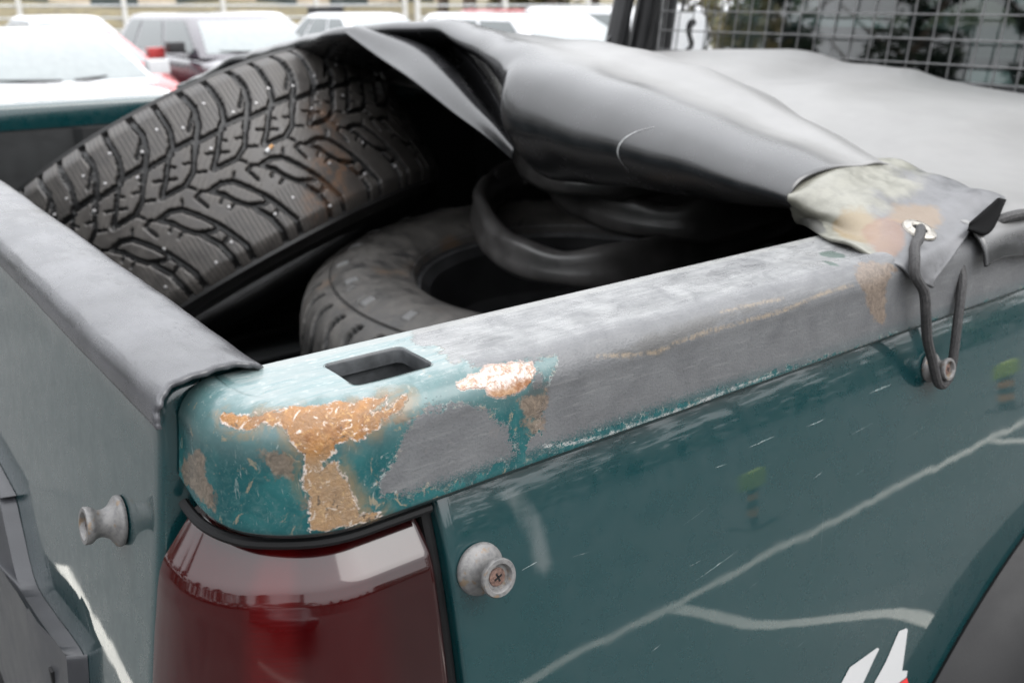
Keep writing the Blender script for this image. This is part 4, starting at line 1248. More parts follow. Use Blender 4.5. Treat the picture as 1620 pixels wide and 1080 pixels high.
# lower sheet lying from the right rail to the left rail, up to the cab
xs = [.755, .84, 1.0, 1.2, 1.45, 1.70]
SHEET = [(.3290, [-.0235]*6), (.3325, [-.012]*6), (.339, [-.001]*6), (.352, [.0075]*6), (.40, [.011, .013, .015, .014, .013, .010]), (.50, [.014, .022, .034, .036, .020, .010]), (.66, [.018, .034, .056, .046, .022, .010]), (.82, [.022, .046, .064, .052, .030, .015]),
         (1.0, [.03, .055, .068, .058, .046, .036]), (1.15, [.04, .064, .075, .068, .064, .056]), (1.28, [.045, .070, .078, .076, .074, .068]), (1.42, [.045, .062, .070, .068, .060, .052]), (1.58, [.035, .045, .050, .046, .036, .028]), (1.76, [.016, .014, .014, .014, .014, .014]), (1.84, [.0075]*6), (1.868, [-.004]*6), (1.877, [-.024]*6)]
net = [[((x-.062*min(1, max(0, (.56-y)/.14)) if x < .8 else (x-.02*min(1, max(0, (.56-y)/.14)) if x < .9 else x)), y, z) for x, z in zip(xs, zs)] for y, zs in SHEET]
nu, nv = 150, 110
Sg = patch(net, nu, nv)
yy_, xx_ = Sg[..., 1], Sg[..., 0]
fold = .006*np.exp(-((yy_ - (.62+.42*(xx_-.8)))/.035)**2) - .007*np.exp(-((yy_ - (.78+.40*(xx_-.8)))/.05)**2) + .004*np.exp(-((yy_-(.50+.12*(xx_-.8)))/.02)**2)
fold += .0012*np.sin(xx_*13+yy_*7)*np.sin(yy_*17-xx_*4)
edge = np.clip((yy_-.345)/.04, 0, 1)
Sg[..., 2] += fold*edge*np.clip((1.75-yy_)/.1, 0, 1)
# rippled hem hanging over the rail
hemw = np.exp(-((yy_-.331)/.006)**2)
Sg[..., 2] += hemw*.004*np.sin(xx_*46) ; Sg[..., 1] -= hemw*.002*np.sin(xx_*39+1)
fade = np.clip((Sg[..., 2]+.012)/.02, 0, 1)*.95
cpart('cover_sheet', Sg, nu, nv, M['vinyl'], attrs={'v_fade': fade.ravel()}, lab='sun bleached grey top of the bed cover')

# the fold: sheet doubled back on itself, section by section from the right rail to the left one
ROLL = [ # y, then (x, z): under, bottom, nose, brow, crest, valley, second ridge, free edge
    (.440, [(.70, .016), (.645, .006), (.602, .018), (.612, .034), (.650, .040), (.690, .038), (.715, .038), (.745, .030)]),
    (.500, [(.72, .012), (.640, .004), (.592, .026), (.602, .048), (.645, .056), (.695, .051), (.73, .053), (.77, .040)]),
    (.600, [(.74, .006), (.635, .000), (.580, .034), (.592, .066), (.640, .078), (.705, .070), (.755, .076), (.82, .056)]),
    (.700, [(.74, .000), (.632, -.006), (.572, .040), (.584, .082), (.635, .096), (.715, .089), (.78, .096), (.865, .074)]),
    (.760, [(.74, -.003), (.632, -.010), (.572, .044), (.580, .092), (.632, .107), (.72, .100), (.79, .105), (.885, .080)]),
    (.800, [(.76, -.002), (.668, -.006), (.613, .046), (.600, .096), (.640, .114), (.72, .107), (.80, .110), (.895, .084)]),
    (.840, [(.78, .030), (.700, .020), (.647, .052), (.618, .102), (.650, .120), (.72, .112), (.81, .112), (.905, .086)]),
    (.900, [(.78, .075), (.705, .066), (.662, .088), (.638, .112), (.666, .127), (.73, .119), (.82, .115), (.91, .089)]),
    (.970, [(.78, .096), (.710, .095), (.668, .110), (.650, .124), (.678, .134), (.74, .125), (.83, .116), (.92, .091)]),
    (1.03, [(.78, .106), (.710, .108), (.668, .122), (.655, .132), (.680, .140), (.74, .130), (.82, .117), (.91, .094)]),
    (1.10, [(.76, .106), (.690, .108), (.645, .118), (.618, .128), (.640, .137), (.69, .130), (.79, .115), (.90, .096)]),
    (1.15, [(.74, .098), (.660, .100), (.603, .109), (.582, .121), (.605, .131), (.68, .127), (.78, .114), (.90, .096)]),
    (1.22, [(.72, .075), (.660, .082), (.605, .096), (.583, .112), (.605, .123), (.68, .120), (.77, .110), (.89, .094)]),
    (1.34, [(.72, .055), (.660, .062), (.605, .076), (.585, .094), (.605, .106), (.67, .105), (.76, .098), (.87, .086)]),
    (1.44, [(.72, .034), (.660, .042), (.610, .060), (.590, .080), (.605, .092), (.67, .092), (.75, .086), (.85, .074)]),
    (1.475, [(.72, .028), (.665, .036), (.622, .054), (.604, .074), (.615, .085), (.67, .086), (.75, .080), (.85, .068)]),
    (1.51, [(.72, .022), (.660, .030), (.605, .050), (.585, .070), (.600, .081), (.66, .080), (.74, .074), (.84, .062)]),
    (1.62, [(.72, .010), (.660, .014), (.605, .026), (.583, .042), (.598, .054), (.65, .054), (.73, .050), (.82, .044)]),
    (1.78, [(.72, .006), (.660, .007), (.610, .010), (.588, .015), (.600, .020), (.65, .022), (.72, .022), (.80, .020)]),
]
net = [[(x, y, z) for x, z in q] for y, q in ROLL]
nu, nv = 260, 110
Rg = patch(net, nu, nv)
yy_, xx_ = Rg[..., 1], Rg[..., 0]
Rg[..., 2] += .0012*np.sin(yy_*33+xx_*9)*np.sin(xx_*21) + .0007*np.sin(yy_*71-xx_*30)
kcol = np.linspace(0, 7, nv)[None, :]
fade = np.clip((kcol-3.5)/1.3, 0, 1)*np.clip((1.05-yy_)/.25, 0.0, 1)*.9
cpart('folded_edge', Rg, nu, nv, M['vinyl'], attrs={'v_fade': fade.ravel()}, lab='thick glossy black fold of the bed cover')

# pale curved scratch on the front of the fold
sc_p = []
for t in np.linspace(0, 1, 22):
    yv = .602 - .022*t + .012*math.sin(math.pi*t); iu = int(np.argmin(np.abs(Rg[:, 40, 1]-yv))); jf = (1.75+1.25*t)/7*(nv-1); jv = int(jf)
    a_ = Rg[iu+1, jv]-Rg[iu-1, jv]; b_ = Rg[iu, jv+1]-Rg[iu, jv-1]; n_ = np.cross(a_, b_); n_ /= np.linalg.norm(n_)
    if n_[0] > 0: n_ = -n_
    w_ = a_/np.linalg.norm(a_)*.0011*math.sin(math.pi*min(max(t, .1), .9)); p_ = Rg[iu, jv]+(Rg[iu, jv+1]-Rg[iu, jv])*(jf-jv); k_ = 1 if Rg[iu, jv, 1] < yv else -1; p_ = p_+(Rg[iu+k_, jv]-Rg[iu, jv])*abs((yv-Rg[iu, jv, 1])/(Rg[iu+k_, jv, 1]-Rg[iu, jv, 1]+1e-9))+n_*.0015; sc_p.append((p_-w_, p_+w_))
cpart('scratch', np.array(sc_p), 22, 2, simple('scraped_vinyl', (.26, .26, .26), .6, var=.3, nscale=300), thick=0)

FRONT = [[[0.5881, 1.12, 0.1262], [0.5938, 1.05, 0.1001], [0.5973, 0.98, 0.0776], [0.6081, 0.91, 0.0454], [0.6104, 0.85, 0.0249], [0.6134, 0.805, 0.0056]], [[0.6126, 1.12, 0.1326], [0.6414, 1.042, 0.1138], [0.6445, 0.968, 0.0862], [0.6321, 0.898, 0.0561], [0.6191, 0.842, 0.0359], [0.6128, 0.802, 0.0153]], [[0.6875, 1.14, 0.1206], [0.7157, 1.095, 0.1022], [0.7141, 1.035, 0.0704], [0.6917, 0.96, 0.0431], [0.656, 0.88, 0.0272], [0.6229, 0.813, 0.0185]], [[0.6997, 1.12, 0.1209], [0.7065, 1.054, 0.1118], [0.6999, 0.984, 0.0831], [0.6721, 0.91, 0.0556], [0.6402, 0.846, 0.038], [0.616, 0.803, 0.0268]], [[0.7357, 1.15, 0.1194], [0.7668, 1.11, 0.11], [0.7846, 1.065, 0.0752], [0.7505, 0.985, 0.0437], [0.6875, 0.895, 0.0314], [0.6293, 0.817, 0.0296]]]
nu, nv = 60, 90
Fg = patch(FRONT, nu, nv)
cpart('front_fold', Fg, nu, nv, M['vinyl'], attrs={'v_fade': np.zeros(nu*nv)}, lab='creased pointed fold hanging over the studded tyre')

FLAP = [[[.6302,.452,-.0019],[.5909,.402,.003],[.5767,.366,.0029],[.5921,.345,-.0069],[.602,.333,-.0158],[.6214,.329,-.0266]],
 [[.6142,.446,.0084],[.6085,.415,.0063],[.6003,.377,.0065],[.6061,.35,.0018],[.6138,.337,-.0051],[.6303,.331,-.0166]],
 [[.5981,.44,.0213],[.6062,.415,.0186],[.6188,.388,.0144],[.6381,.366,.0087],[.6529,.349,.0027],[.6658,.338,-.0051]],
 [[.6092,.446,.0297],[.6262,.425,.029],[.6504,.405,.0254],[.6781,.384,.0185],[.6954,.362,.0112],[.7128,.348,.0055]],
 [[.6559,.47,.0381],[.6806,.452,.0382],[.7124,.432,.0346],[.7344,.405,.0268],[.7493,.38,.0201],[.7724,.362,.0145]],
 [[.7249,.5,.0327],[.7408,.48,.0336],[.7603,.45,.0326],[.7699,.42,.0262],[.7786,.39,.0168],[.7885,.368,.0085]]]
nu, nv = 70, 90
Lg = patch(FLAP, nu, nv)
fv, fu = np.meshgrid(np.linspace(0, 1, nu), np.linspace(0, 1, nv), indexing='ij')
Lg[..., 2] += (.0022*np.sin(fu*9+fv*5)*np.sin(fv*7) + .0014*np.sin(fu*21-fv*13))*(1-np.exp(-(((fu-.72)/.16)**2+((fv-.4)/.2)**2)))
cpart('corner_flap', Lg, nu, nv, M['flap'], thick=.0026, attrs={'f_u': fu.ravel(), 'f_v': fv.ravel()}, lab='cream stained corner flap with a metal eyelet')
# black ribbon for the fold's open end, its hollow's shade put into the colour
M['void'] = simple('fold_hollow_shade', (.004, .004, .0042), .8, var=.2, spec=.05)
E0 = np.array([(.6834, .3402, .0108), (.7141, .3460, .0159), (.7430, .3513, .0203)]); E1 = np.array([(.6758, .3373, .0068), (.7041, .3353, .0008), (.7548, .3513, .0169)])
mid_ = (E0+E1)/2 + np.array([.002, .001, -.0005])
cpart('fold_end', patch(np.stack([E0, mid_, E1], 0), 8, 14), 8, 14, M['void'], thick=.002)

# eyelet
gp = np.array([.6431, .358, .0034]); k0, k1 = 28, 62
ii = np.unravel_index(np.argmin(np.linalg.norm(Lg-gp, axis=-1)), Lg.shape[:2])
gc = Lg[ii]; tu = Lg[ii[0]+3, ii[1]]-Lg[ii[0]-3, ii[1]]; tv = Lg[ii[0], ii[1]+3]-Lg[ii[0], ii[1]-3]
gn = np.cross(tu, tv); gn /= np.linalg.norm(gn)
if gn[2] < 0: gn = -gn
q = Vector(gn).to_track_quat('Z', 'Y').to_matrix().to_4x4(); q.translation = Vector(gc - np.array([.9, 1.1, 0]) + gn*.0024)
M['brass'] = simple('tarnished_eyelet', (.30, .28, .25), .32, metal=.6, var=.25, nscale=300)
mb = MB(); mb.lathe([(.0052, -.003), (.0056, .0008), (.0072, .0022), (.0098, .0019), (.0122, .0008), (.0128, -.0006)], 36, q)
mb.build('eyelet', M['brass'], cover, smooth=True)
mb = MB(); mb.lathe([(.0, .0002), (.0054, .0002)], 24, q); mb.build('eyelet_hole', M['seal'], cover)

# ------------------------------------------------------------------ elastic cords
def mat_cord():
    n = NT('grey_black_elastic_cord')
    w = n.noise(1.0, 3, .6, n.co((900, 900, 300))); 
    n.set(Base_Color=n.mix(n.ramp(w, .3, .7), (.014, .0135, .014), (.042, .040, .040)), Roughness=.7, Normal=n.bump(w, .5, .0006)); return n.m
M['cord'] = mat_cord()
def cord(name, pts, r, label, n=110):
    P = catmull(np.array(pts), n); o0 = P[0].copy()
    root = MB(); root.tube([tuple(p-o0) for p in P], r, 10)
    o = root.build(name, M['cord'], smooth=True); o.location = Vector(o0) + Vector((0, 0, ZR))
    return tag(o, label, 'cord')
g0 = gc + gn*.002
def over_flap(t):
    r_ = ii[0]*(1-t); c_ = ii[1]*(1-t)+68*t; r_, c_ = int(round(r_)), int(round(c_))
    a_ = Lg[min(r_+2, 69), c_]-Lg[max(r_-2, 0), c_]; b_ = Lg[r_, c_+2]-Lg[r_, c_-2]; n_ = np.cross(a_, b_); n_ /= np.linalg.norm(n_)
    if n_[2] < 0: n_ = -n_
    return tuple(Lg[r_, c_]+n_*.0052)
cord('elastic_cord', [tuple(gc - gn*.006), tuple(gc + gn*.0035), over_flap(.25), over_flap(.5), over_flap(.75), over_flap(1.0), (.6075, .3270, -.0250), (.6115, .3255, -.040), (.6205, .3262, -.0620), (.6300, .3255, -.0790), (.6375, .3248, -.0930), (.6430, .3246, -.1010), (.6500, .3245, -.1045), (.6575, .3247, -.1010),
      (.6605, .3252, -.0930), (.6625, .3262, -.080), (.6660, .3290, -.060), (.6705, .3320, -.044), (.6770, .3365, -.030), (.684, .345, -.018)], .0036, 'dark elastic cord looped from the eyelet round a knob')
cord('elastic_cord', [(.722, .356, -.006), (.728, .349, .001), (.740, .3425, .0062), (.755, .3392, .0075), (.77, .3380, .0070), (.83, .3378, .0065), (.95, .3378, .0065), (1.1, .3378, .0065)], .0042, 'dark elastic cord running along the cover hem on the rail')
# ------------------------------------------------------------------ low marker posts beside the bay line (mirrored in the side panel)
M['hi'] = simple('yellow_green_plastic', (.42, .50, .05), .5, var=.1)
M['orange'] = simple('orange_plastic', (.62, .22, .03), .5, var=.1)
for (x, y, lab) in ((3.57, -2.60, 'low striped post with yellow green head, nearer of two mirrored in side panel'), (5.98, -2.50, 'low striped post with yellow green head, farther of two mirrored in side panel')):
    r = empty('marker_post', (x, y, 0)); tag(r, lab, 'post', 'marker posts by the bay line')
    for i, (z0, z1) in enumerate(((0, .07), (.07, .13), (.13, .19), (.19, .25), (.25, .30))):
        mb = MB(); mb.lathe([(.0, z0), (.035, z0+.001), (.035, z1-.001), (.0, z1)], 16); mb.build('band', M['black'] if i % 2 == 0 else M['orange'], r, smooth=True)
    mb = MB(); mb.box((-.07, -.05, .30), (.07, .05, .46)); mb.build('head', M['hi'], r, bevel=.015)
    mb = MB(); mb.box((-.1, -.1, 0), (.1, .1, .02)); mb.build('foot', M['black'], r, bevel=.005)

# ------------------------------------------------------------------ parked cars
M['car_white'] = simple('white_car_paint', (.50, .50, .51), .25, coat=1.0, var=.02)
M['car_dark'] = simple('dark_plum_car_paint', (.030, .022, .032), .25, coat=1.0, var=.05)
M['car_red'] = simple('faded_red_car_paint', (.34, .03, .03), .3, coat=.8, var=.05)
M['car_glass'] = simple('dark_car_glass', (.06, .075, .075), .04, var=.05, spec=1.0)
M['sky_pale'] = simple('sky_pale_windscreen', (.13, .15, .15), .08, coat=1.0, var=.08)  # glass base paled: the white sky's reflection is put into its colour
M['car_trim'] = simple('black_car_trim', (.015, .015, .016), .45, var=.1)
M['head_glass'] = simple('headlamp_glass', (.55, .57, .58), .08, coat=1.0, var=.1, nscale=30)
M['tail_red'] = simple('red_lamp_plastic', (.30, .01, .012), .15, coat=1.0, var=.1)
def ring(x0, x1, hw, z, r, n=6):
    P = []
    for (cx_, cy_, a0) in ((x1-r, hw-r, 0), (x0+r, hw-r, 90), (x0+r, -hw+r, 180), (x1-r, -hw+r, 270)):
        for t in np.linspace(0, 90, n): P.append((cx_+r*math.cos(math.radians(a0+t)), cy_+r*math.sin(math.radians(a0+t)), z))
    return P
def make_car(name, label, paint, loc, rz, H, Lc=4.35, Wc=1.78, suv=False, group='cars parked in the lot'):
    root = empty(name, loc, rz); tag(root, label, 'car', group)
    belt = .98 if suv else .92
    hL = Lc/2; hw = Wc/2
    # lower body, lofted nose to tail
    st = [(-hL, .50, .72, .74), (-hL+.06, .34, .90, .86), (-hL+.35, .26, belt, .97), (-hL+.95, .24, belt+.01, 1.0), (0, .22, belt-.01, 1.0), (hL-1.25, .24, belt-.03, 1.0), (hL-.75, .25, belt-.09, .98), (hL-.30, .27, belt-.19, .93), (hL-.06, .32, belt-.34, .82), (hL, .42, belt-.46, .70)]
    net = []
    for x, zb, zt, wf in st:
        w = hw*wf
        sec = [(-w*.86, zb), (-w*.97, zb+.10), (-w, (zb+zt)*.5), (-w*.97, zt-.10), (-w*.88, zt-.015), (-w*.5, zt+.025), (0, zt+.035), (w*.5, zt+.025), (w*.88, zt-.015), (w*.97, zt-.10), (w, (zb+zt)*.5), (w*.97, zb+.10), (w*.86, zb)]
        net.append([(x, y, z) for y, z in sec])
    nu_, nv_ = 46, 40
    G_ = patch(net, nu_, nv_); v = G_.reshape(-1, 3).tolist()
    f = grid_faces(nu_, nv_); f.append(tuple(range(nv_))); f.append(tuple((nu_-1)*nv_+k for k in range(nv_))[::-1])
    body = mesh_obj('body', v, f, paint, root)
    # cabin
    xr0, xr1 = (-hL+.10, hL-1.12) if suv else (-hL+.38, hL-1.15)          # foot of tail and of windscreen
    xt0, xt1 = (-hL+.45, hL-1.95) if suv else (-hL+1.05, hL-1.95)
    lv = [(0, 0), (.35, .30), (.70, .64), (.90, .88), (1.0, 1.0)]
    def cab_pt(t):                                                        # t 0 at belt .. 1 at roof
        k = np.interp(t, [q[0] for q in lv], [q[1] for q in lv])
        return (xr0+(xt0-xr0)*k, xr1+(xt1-xr1)*k, hw*(.90+(.66-.90)*k), belt-.02+(H-.03-belt+.02)*t, .10+.06*k)
    rings = []
    for t in (0, .2, .4, .6, .8, .92, 1.0): x0, x1, w, z, r = cab_pt(t); rings.append(ring(x0, x1, w, z, r))
    x0, x1, w, z, r = cab_pt(1.0); rings.append(ring(x0+.10, x1-.10, w-.10, H-.008, r)); rings.append(ring(x0+.35, x1-.35, w-.30, H, r))
    n = len(rings[0]); v = sum(rings, []); f = []
    for q in range(len(rings)-1):
        for k in range(n): f.append((q*n+k, q*n+(k+1) % n, (q+1)*n+(k+1) % n, (q+1)*n+k))
    f.append(tuple((len(rings)-1)*n+k for k in range(n)))
    mesh_obj('cabin', v, f, paint, root)
    # windows laid 6 mm proud of the cabin
    def win(nm, fn, mat=None):
        P = [[fn(a, t) for t in np.linspace(.10, .88, 6)] for a in np.linspace(0, 1, 8)]
        mesh_obj(nm, np.array(P).reshape(-1, 3), grid_faces(8, 6), mat or M['car_glass'], root)
    def fs(sgn, a0, a1):
        def fn(a, t):
            x0, x1, w, z, r = cab_pt(t); aa = a0+(a1-a0)*a
            return (x0+.10+(x1-x0-.20)*aa, sgn*(w+.006), z)
        return fn
    for sgn in (1, -1):
        for a0, a1 in ((.06, .26), (.29, .62), (.65, .97)): win('side_window', fs(sgn, a0, a1))
    def fw(front):
        def fn(a, t):
            x0, x1, w, z, r = cab_pt(t); y = (w-r*.6)*(1-2*a)*(1 if front else -1)
            return ((x1+.007) if front else (x0-.007), y, z)
        return fn
    win('windscreen', fw(True), M['sky_pale']); win('rear_window', fw(False))
    for sgn in (1, -1):
        mb = MB(); x1 = cab_pt(.12)[1]
        mb.box((x1-.42, sgn*(hw*.93)-.02, belt+.02), (x1-.32, sgn*(hw*.93)+.02, belt+.05)); mb.box((x1-.46, sgn*(hw*1.05)-.10, belt+.03), (x1-.32, sgn*(hw*1.05)+.10, belt+.16))
        mb.build('mirror', M['car_trim'] if paint is M['car_dark'] else paint, root, bevel=.03)
        mb = MB(); mb.box((hL-.30, sgn*hw*.62-.17, belt-.36), (hL-.055, sgn*hw*.62+.17, belt-.235)); mb.build('headlight', M['head_glass'], root, bevel=.03)
        mb = MB(); mb.box((-hL-.005, sgn*hw*.68-.13, .62), (-hL+.12, sgn*hw*.68+.13, .84)); mb.build('tail_lamp', M['tail_red'], root, bevel=.03)
        mb = MB(); mb.tube([(x1+.06, sgn*.05, belt+.035), (x1-.02, sgn*.45-.1, belt+.05)], .012, 6); mb.build('wiper', M['car_trim'], root)
        for x in (-hL+.82, hL-.85):
            o = road_wheel(x, sgn*(hw-.10), .325, .215, 'wheel', root, -sgn); o.parent = root
    mb = MB(); mb.box((hL-.09, -hw*.42, .50), (hL+.008, hw*.42, belt-.32)); mb.build('grille', M['car_trim'], root, bevel=.02)
    mb = MB(); mb.box((hL-.11, -hw*.60, .30), (hL-.02, hw*.60, .42)); mb.build('bumper_vent', M['car_trim'], root, bevel=.02)
    return root
def spot(u, d):
    """ground point in the direction of image column u (1620 px wide) at distance d along the ground"""
    c = np.array([u-810., 540., -1495.76]); w = np.array([_vx, _vy, _vz]) @ c; w = w[:2]/np.linalg.norm(w[:2])
    return (float(w[0]*d), float(w[1]*d), 0)
HD = math.radians(-90)
make_car('parked_car', 'white hatchback nearest on the far left, windscreen facing the truck', M['car_white'], spot(44, 10.4), HD+.02, 1.375)
make_car('parked_car', 'dark plum crossover with black mirror behind the studded tyre', M['car_dark'], spot(352, 13.6), HD+.06, 1.455, 4.4, 1.8, True)
make_car('parked_car', 'white crossover above the cover fold, left of the truck cab', M['car_white'], spot(858, 12.0), HD-.02, 1.475, 4.4, 1.8, True)
make_car('parked_car', 'faded red low car between white hatchback and dark crossover', M['car_red'], spot(92, 13.0), HD, 1.30, 4.2, 1.72)
make_car('parked_car', 'small white car far behind on the left', M['car_white'], spot(95, 19.5), HD+.04, 1.36, 4.3, 1.75)
make_car('parked_car', 'white car whose roof shows behind the cover peak', M['car_white'], spot(580, 17.5), HD, 1.41, 4.4, 1.8)
make_car('parked_car', 'red car whose roof shows above the white crossover', M['car_red'], spot(812, 21.0), HD, 1.44, 4.4, 1.8)
make_car('parked_car', 'white estate with dark side windows beside the black rack leg', M['car_white'], spot(1010, 14.0), HD-.05, 1.535, 4.7, 1.85, True)
make_car('parked_car', 'silver white car far back behind the dark crossover', M['car_white'], spot(395, 20.0), HD, 1.40, 4.3, 1.76)
# wet bright bonnet side further off to the right, seen through the cab
make_car('parked_car', 'dark car beyond the cab, seen only through its windows', M['car_dark'], spot(1320, 10.5), HD+.05, 1.45, 4.3, 1.78)

make_car('parked_car', 'unseen dark car added behind the photographer to darken the tail light reflection', M['car_dark'], (-4.6, -4.4, 0), math.radians(20), 1.48, 4.5, 1.8, True)  # invented car, out of view, so the lamp reflects something dark
# ------------------------------------------------------------------ edge of the lot: bank, fence, sign, building, trees
M['grassdry'] = simple('dry_bank_grass', (.115, .095, .05), .9, var=.4, nscale=3, bump=.5, bscale=30)
M['wallbeige'] = simple('beige_render', (.46, .40, .32), .8, var=.12, nscale=1.5)
M['conc'] = simple('pale_concrete', (.52, .51, .48), .8, var=.12, nscale=2)
M['galv'] = simple('galvanised_steel', (.48, .49, .49), .5, metal=.4, var=.1)
M['bark'] = simple('grey_brown_bark', (.13, .10, .075), .9, var=.35, nscale=8, bump=.6, bscale=30)
def mat_leaf(name, a, b):
    n = NT(name); w = n.noise(1.2, 3); n.set(Base_Color=n.mix(n.ramp(w, .35, .65), a, b), Roughness=.6); return n.m
M['leaf'] = mat_leaf('evergreen_needles', (.018, .040, .018), (.045, .070, .028))
M['leaf2'] = mat_leaf('dull_autumn_leaves', (.06, .065, .022), (.13, .10, .035))
# dry grass bank across the far side
vb = []; nb = 60
for i in range(nb+1):
    x = -30+110*i/nb; y = 34+ .5*math.sin(i*.7)
    for dy, z in ((0, .01), (1.5, .5), (3.2, 1.05), (6, 1.35), (12, 1.5), (40, 1.6)): vb.append((x, y+dy, z*(1+.12*math.sin(i*1.3+dy))))
tag(mesh_obj('grass_bank', vb, grid_faces(nb+1, 6), M['grassdry']), kind='structure')
# post and rail fence in front of the bank, one thing per run
def fence(a, b, label):
    a = Vector((*a, 0)); b = Vector((*b, 0)); d = b-a; n = int(d.length/2.5)
    root = empty('rail_fence', a); tag(root, label, 'fence')
    pm = MB(); pm.box((-.06, -.06, 0), (.06, .06, 1.75)); p0 = pm.build('post', M['conc'], root)
    for i in range(n+1):
        o = p0 if i == 0 else p0.copy()
        if i: COL.objects.link(o); o.parent = root
        o.location = d*i/n
    for z in (.75, 1.10, 1.45):
        mb = MB(); mb.tube([Vector((0, 0, z)), d+Vector((0, 0, z))], .03, 6); mb.build('rail', M['galv'], root, smooth=True)
fence(spot(-150, 33)[:2], spot(640, 33)[:2], 'pale post and rail fence behind the cars on the left')
fence(spot(660, 31)[:2], spot(1500, 40)[:2], 'pale post and rail fence in front of the tree trunks')
# beige building on the left
def building():
    c = Vector(spot(150, 46)); root = empty('low_building', c, math.radians(-8)); tag(root, 'low beige building with dark windows far behind the left cars', 'building')
    mb = MB(); mb.box((-16, -.1, 0), (16, 9, 3.6)); mb.build('wall', M['wallbeige'], root)
    mb = MB(); mb.box((-16.4, -.5, 3.6), (16.4, 9.4, 3.9)); mb.build('roof', M['conc'], root)
    mb = MB(); mb.box((-16.02, -.14, 0), (16.02, -.06, .9)); mb.build('plinth', M['conc'], root)
    for i in range(9):
        x = -14.2+i*3.5
        mb = MB(); mb.box((x, -.13, 1.15), (x+1.9, -.095, 2.6)); w = mb.build('window', M['car_glass'], root)
        mb = MB(); mb.box((x-.06, -.17, 1.08), (x+1.96, -.11, 1.15)); s = mb.build('sill', M['conc'], root); s.parent = w
building()
def sign():
    c = Vector(spot(514, 24)); root = empty('notice_board', c, math.radians(-20)); tag(root, 'dark notice board on posts behind the cover on the left', 'sign')
    mb = MB(); mb.box((-.42, -.03, 1.00), (.42, .03, 1.46)); mb.build('board', M['black'], root, bevel=.01)
    for x in (-.3, .3):
        mb = MB(); mb.box((x-.03, -.02, 0), (x+.03, .02, 1.0)); mb.build('post', M['galv'], root)
sign()

def crown_mesh(name, seed, conifer, h, r, nleaf, mat):
    g_ = np.random.default_rng(seed); V = []; F = []
    clumps = []
    nc = 46
    for i in range(nc):
        t = g_.uniform(.12, 1) if conifer else g_.uniform(.0, 1)
        a = g_.uniform(0, 2*math.pi)
        rad = (r*(1-t)**.8+.15)*g_.uniform(.45, 1) if conifer else r*math.sin(math.pi*(.12+.80*t))*g_.uniform(.3, 1)
        clumps.append((rad*math.cos(a), rad*math.sin(a), h*(.18+.80*t), g_.uniform(.35, .8)*r*.36))
    for k in range(nleaf):
        cx_, cy_, cz_, cr = clumps[g_.integers(nc)]
        p = g_.normal(0, 1, 3); p /= np.linalg.norm(p); p = p*cr*g_.uniform(.3, 1)**.5 + (cx_, cy_, cz_)
        a = g_.normal(0, 1, 3); a /= np.linalg.norm(a); b = np.cross(a, g_.normal(0, 1, 3)); b /= np.linalg.norm(b)
        s = g_.uniform(.10, .22); n0 = len(V)
        V += [p-a*s, p+b*s*.5, p+a*s, p-b*s*.5]; F.append((n0, n0+1, n0+2, n0+3))
    me = bpy.data.meshes.new(name); me.from_pydata([tuple(map(float, q)) for q in V], [], F); me.materials.append(mat); return me
crowns = [crown_mesh('crown', 1, True, 9, 2.3, 2600, M['leaf']), crown_mesh('crown', 2, False, 8, 3.0, 2600, M['leaf2']), crown_mesh('crown', 3, True, 11, 2.6, 2800, M['leaf'])]
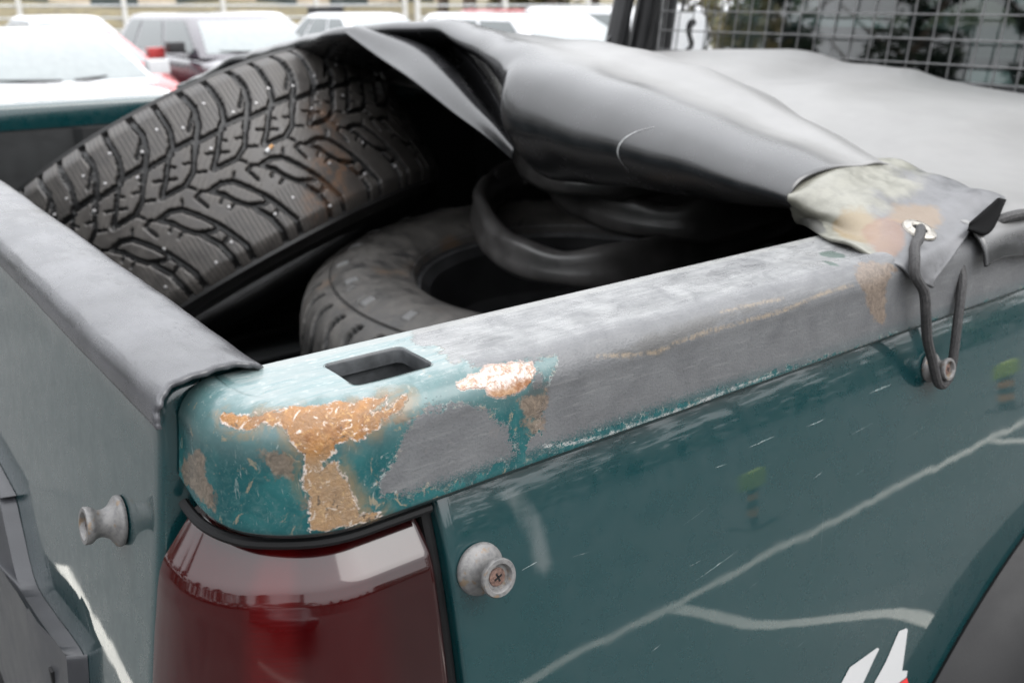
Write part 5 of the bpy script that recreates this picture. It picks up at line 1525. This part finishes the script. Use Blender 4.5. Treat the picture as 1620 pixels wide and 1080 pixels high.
def trunk_mesh(h, r, seed):
    g_ = np.random.default_rng(seed); mb = MB()
    pts = [(g_.uniform(-.08, .08)*i, g_.uniform(-.08, .08)*i, h*i/6) for i in range(7)]
    mb.tube(pts, [r*1.3, r*1.05, r*.9, r*.75, r*.55, r*.35, r*.12], 9)
    for i in range(7):
        a = g_.uniform(0, 6.28); z = h*g_.uniform(.3, .8); k = h*.22
        mb.tube([(0, 0, z), (math.cos(a)*k*.5, math.sin(a)*k*.5, z+k*.25), (math.cos(a)*k, math.sin(a)*k, z+k*.6)], [r*.35, r*.25, r*.08], 6)
    me = bpy.data.meshes.new('trunk'); me.from_pydata(mb.v, [], mb.f); me.materials.append(M['bark']); me.polygons.foreach_set('use_smooth', [True]*len(me.polygons)); return me
trunks = [trunk_mesh(8.4, .20, 4), trunk_mesh(7.5, .19, 5), trunk_mesh(10.4, .24, 6)]
def tree(x, y, kind, s, label, group):
    r = empty('pine_tree' if kind != 1 else 'birch_tree', (x, y, 0), random.uniform(0, 6.28)); r.scale = (s, s, s*random.uniform(.9, 1.1))
    tag(r, label, 'tree', group)
    for nm, me in (('trunk', trunks[kind]), ('crown', crowns[kind])):
        o = bpy.data.objects.new(nm, me); COL.objects.link(o); o.parent = r
for i, u in enumerate((700, 745, 800, 838, 862, 890, 935, 985, 1060, 1130, 1210, 1300, 1400)):
    p = spot(u+random.uniform(-8, 8), 39+random.uniform(-1.5, 5)); tree(p[0], p[1], (0, 2, 1)[i % 3], random.uniform(.9, 1.15), 'slender tree with dark crown beyond the far fence', 'trees beyond the far fence')
# trees on the near side of the lot, met only as reflections in the paint and lamp
for i in range(30):
    a = math.radians(-15-i*8.2); d = 21+random.uniform(-2, 6)
    tree(d*math.cos(a)+3, d*math.sin(a), (2, 0, 1, 0)[i % 4], random.uniform(.8, 1.1)*(.48 if 8 <= i < 14 else 1.0), 'tree behind the photographer, mirrored as a dark band in the teal paint', 'trees behind the photographer')

# clipped hedge round the near side of the lot
hb = random.Random(3); V = []; F = []
for i in range(9000):
    a = math.radians(-10-hb.random()*255); d = 19.5+hb.random()*1.6; z = .05+2.3*hb.random()**.8
    p = Vector((d*math.cos(a)+2, d*math.sin(a), z)); u_ = Vector((hb.gauss(0, 1), hb.gauss(0, 1), hb.gauss(0, 1))).normalized(); w_ = u_.cross(Vector((hb.gauss(0, 1), hb.gauss(0, 1), hb.gauss(0, 1)))).normalized()
    s_ = .16+.2*hb.random(); n0 = len(V); V += [p-u_*s_, p+w_*s_*.6, p+u_*s_, p-w_*s_*.6]; F.append((n0, n0+1, n0+2, n0+3))
tag(mesh_obj('hedge', [tuple(q) for q in V], F, M['leaf'], smooth=False), 'dense dark hedge round the near side of the lot', 'hedge', kind='stuff')
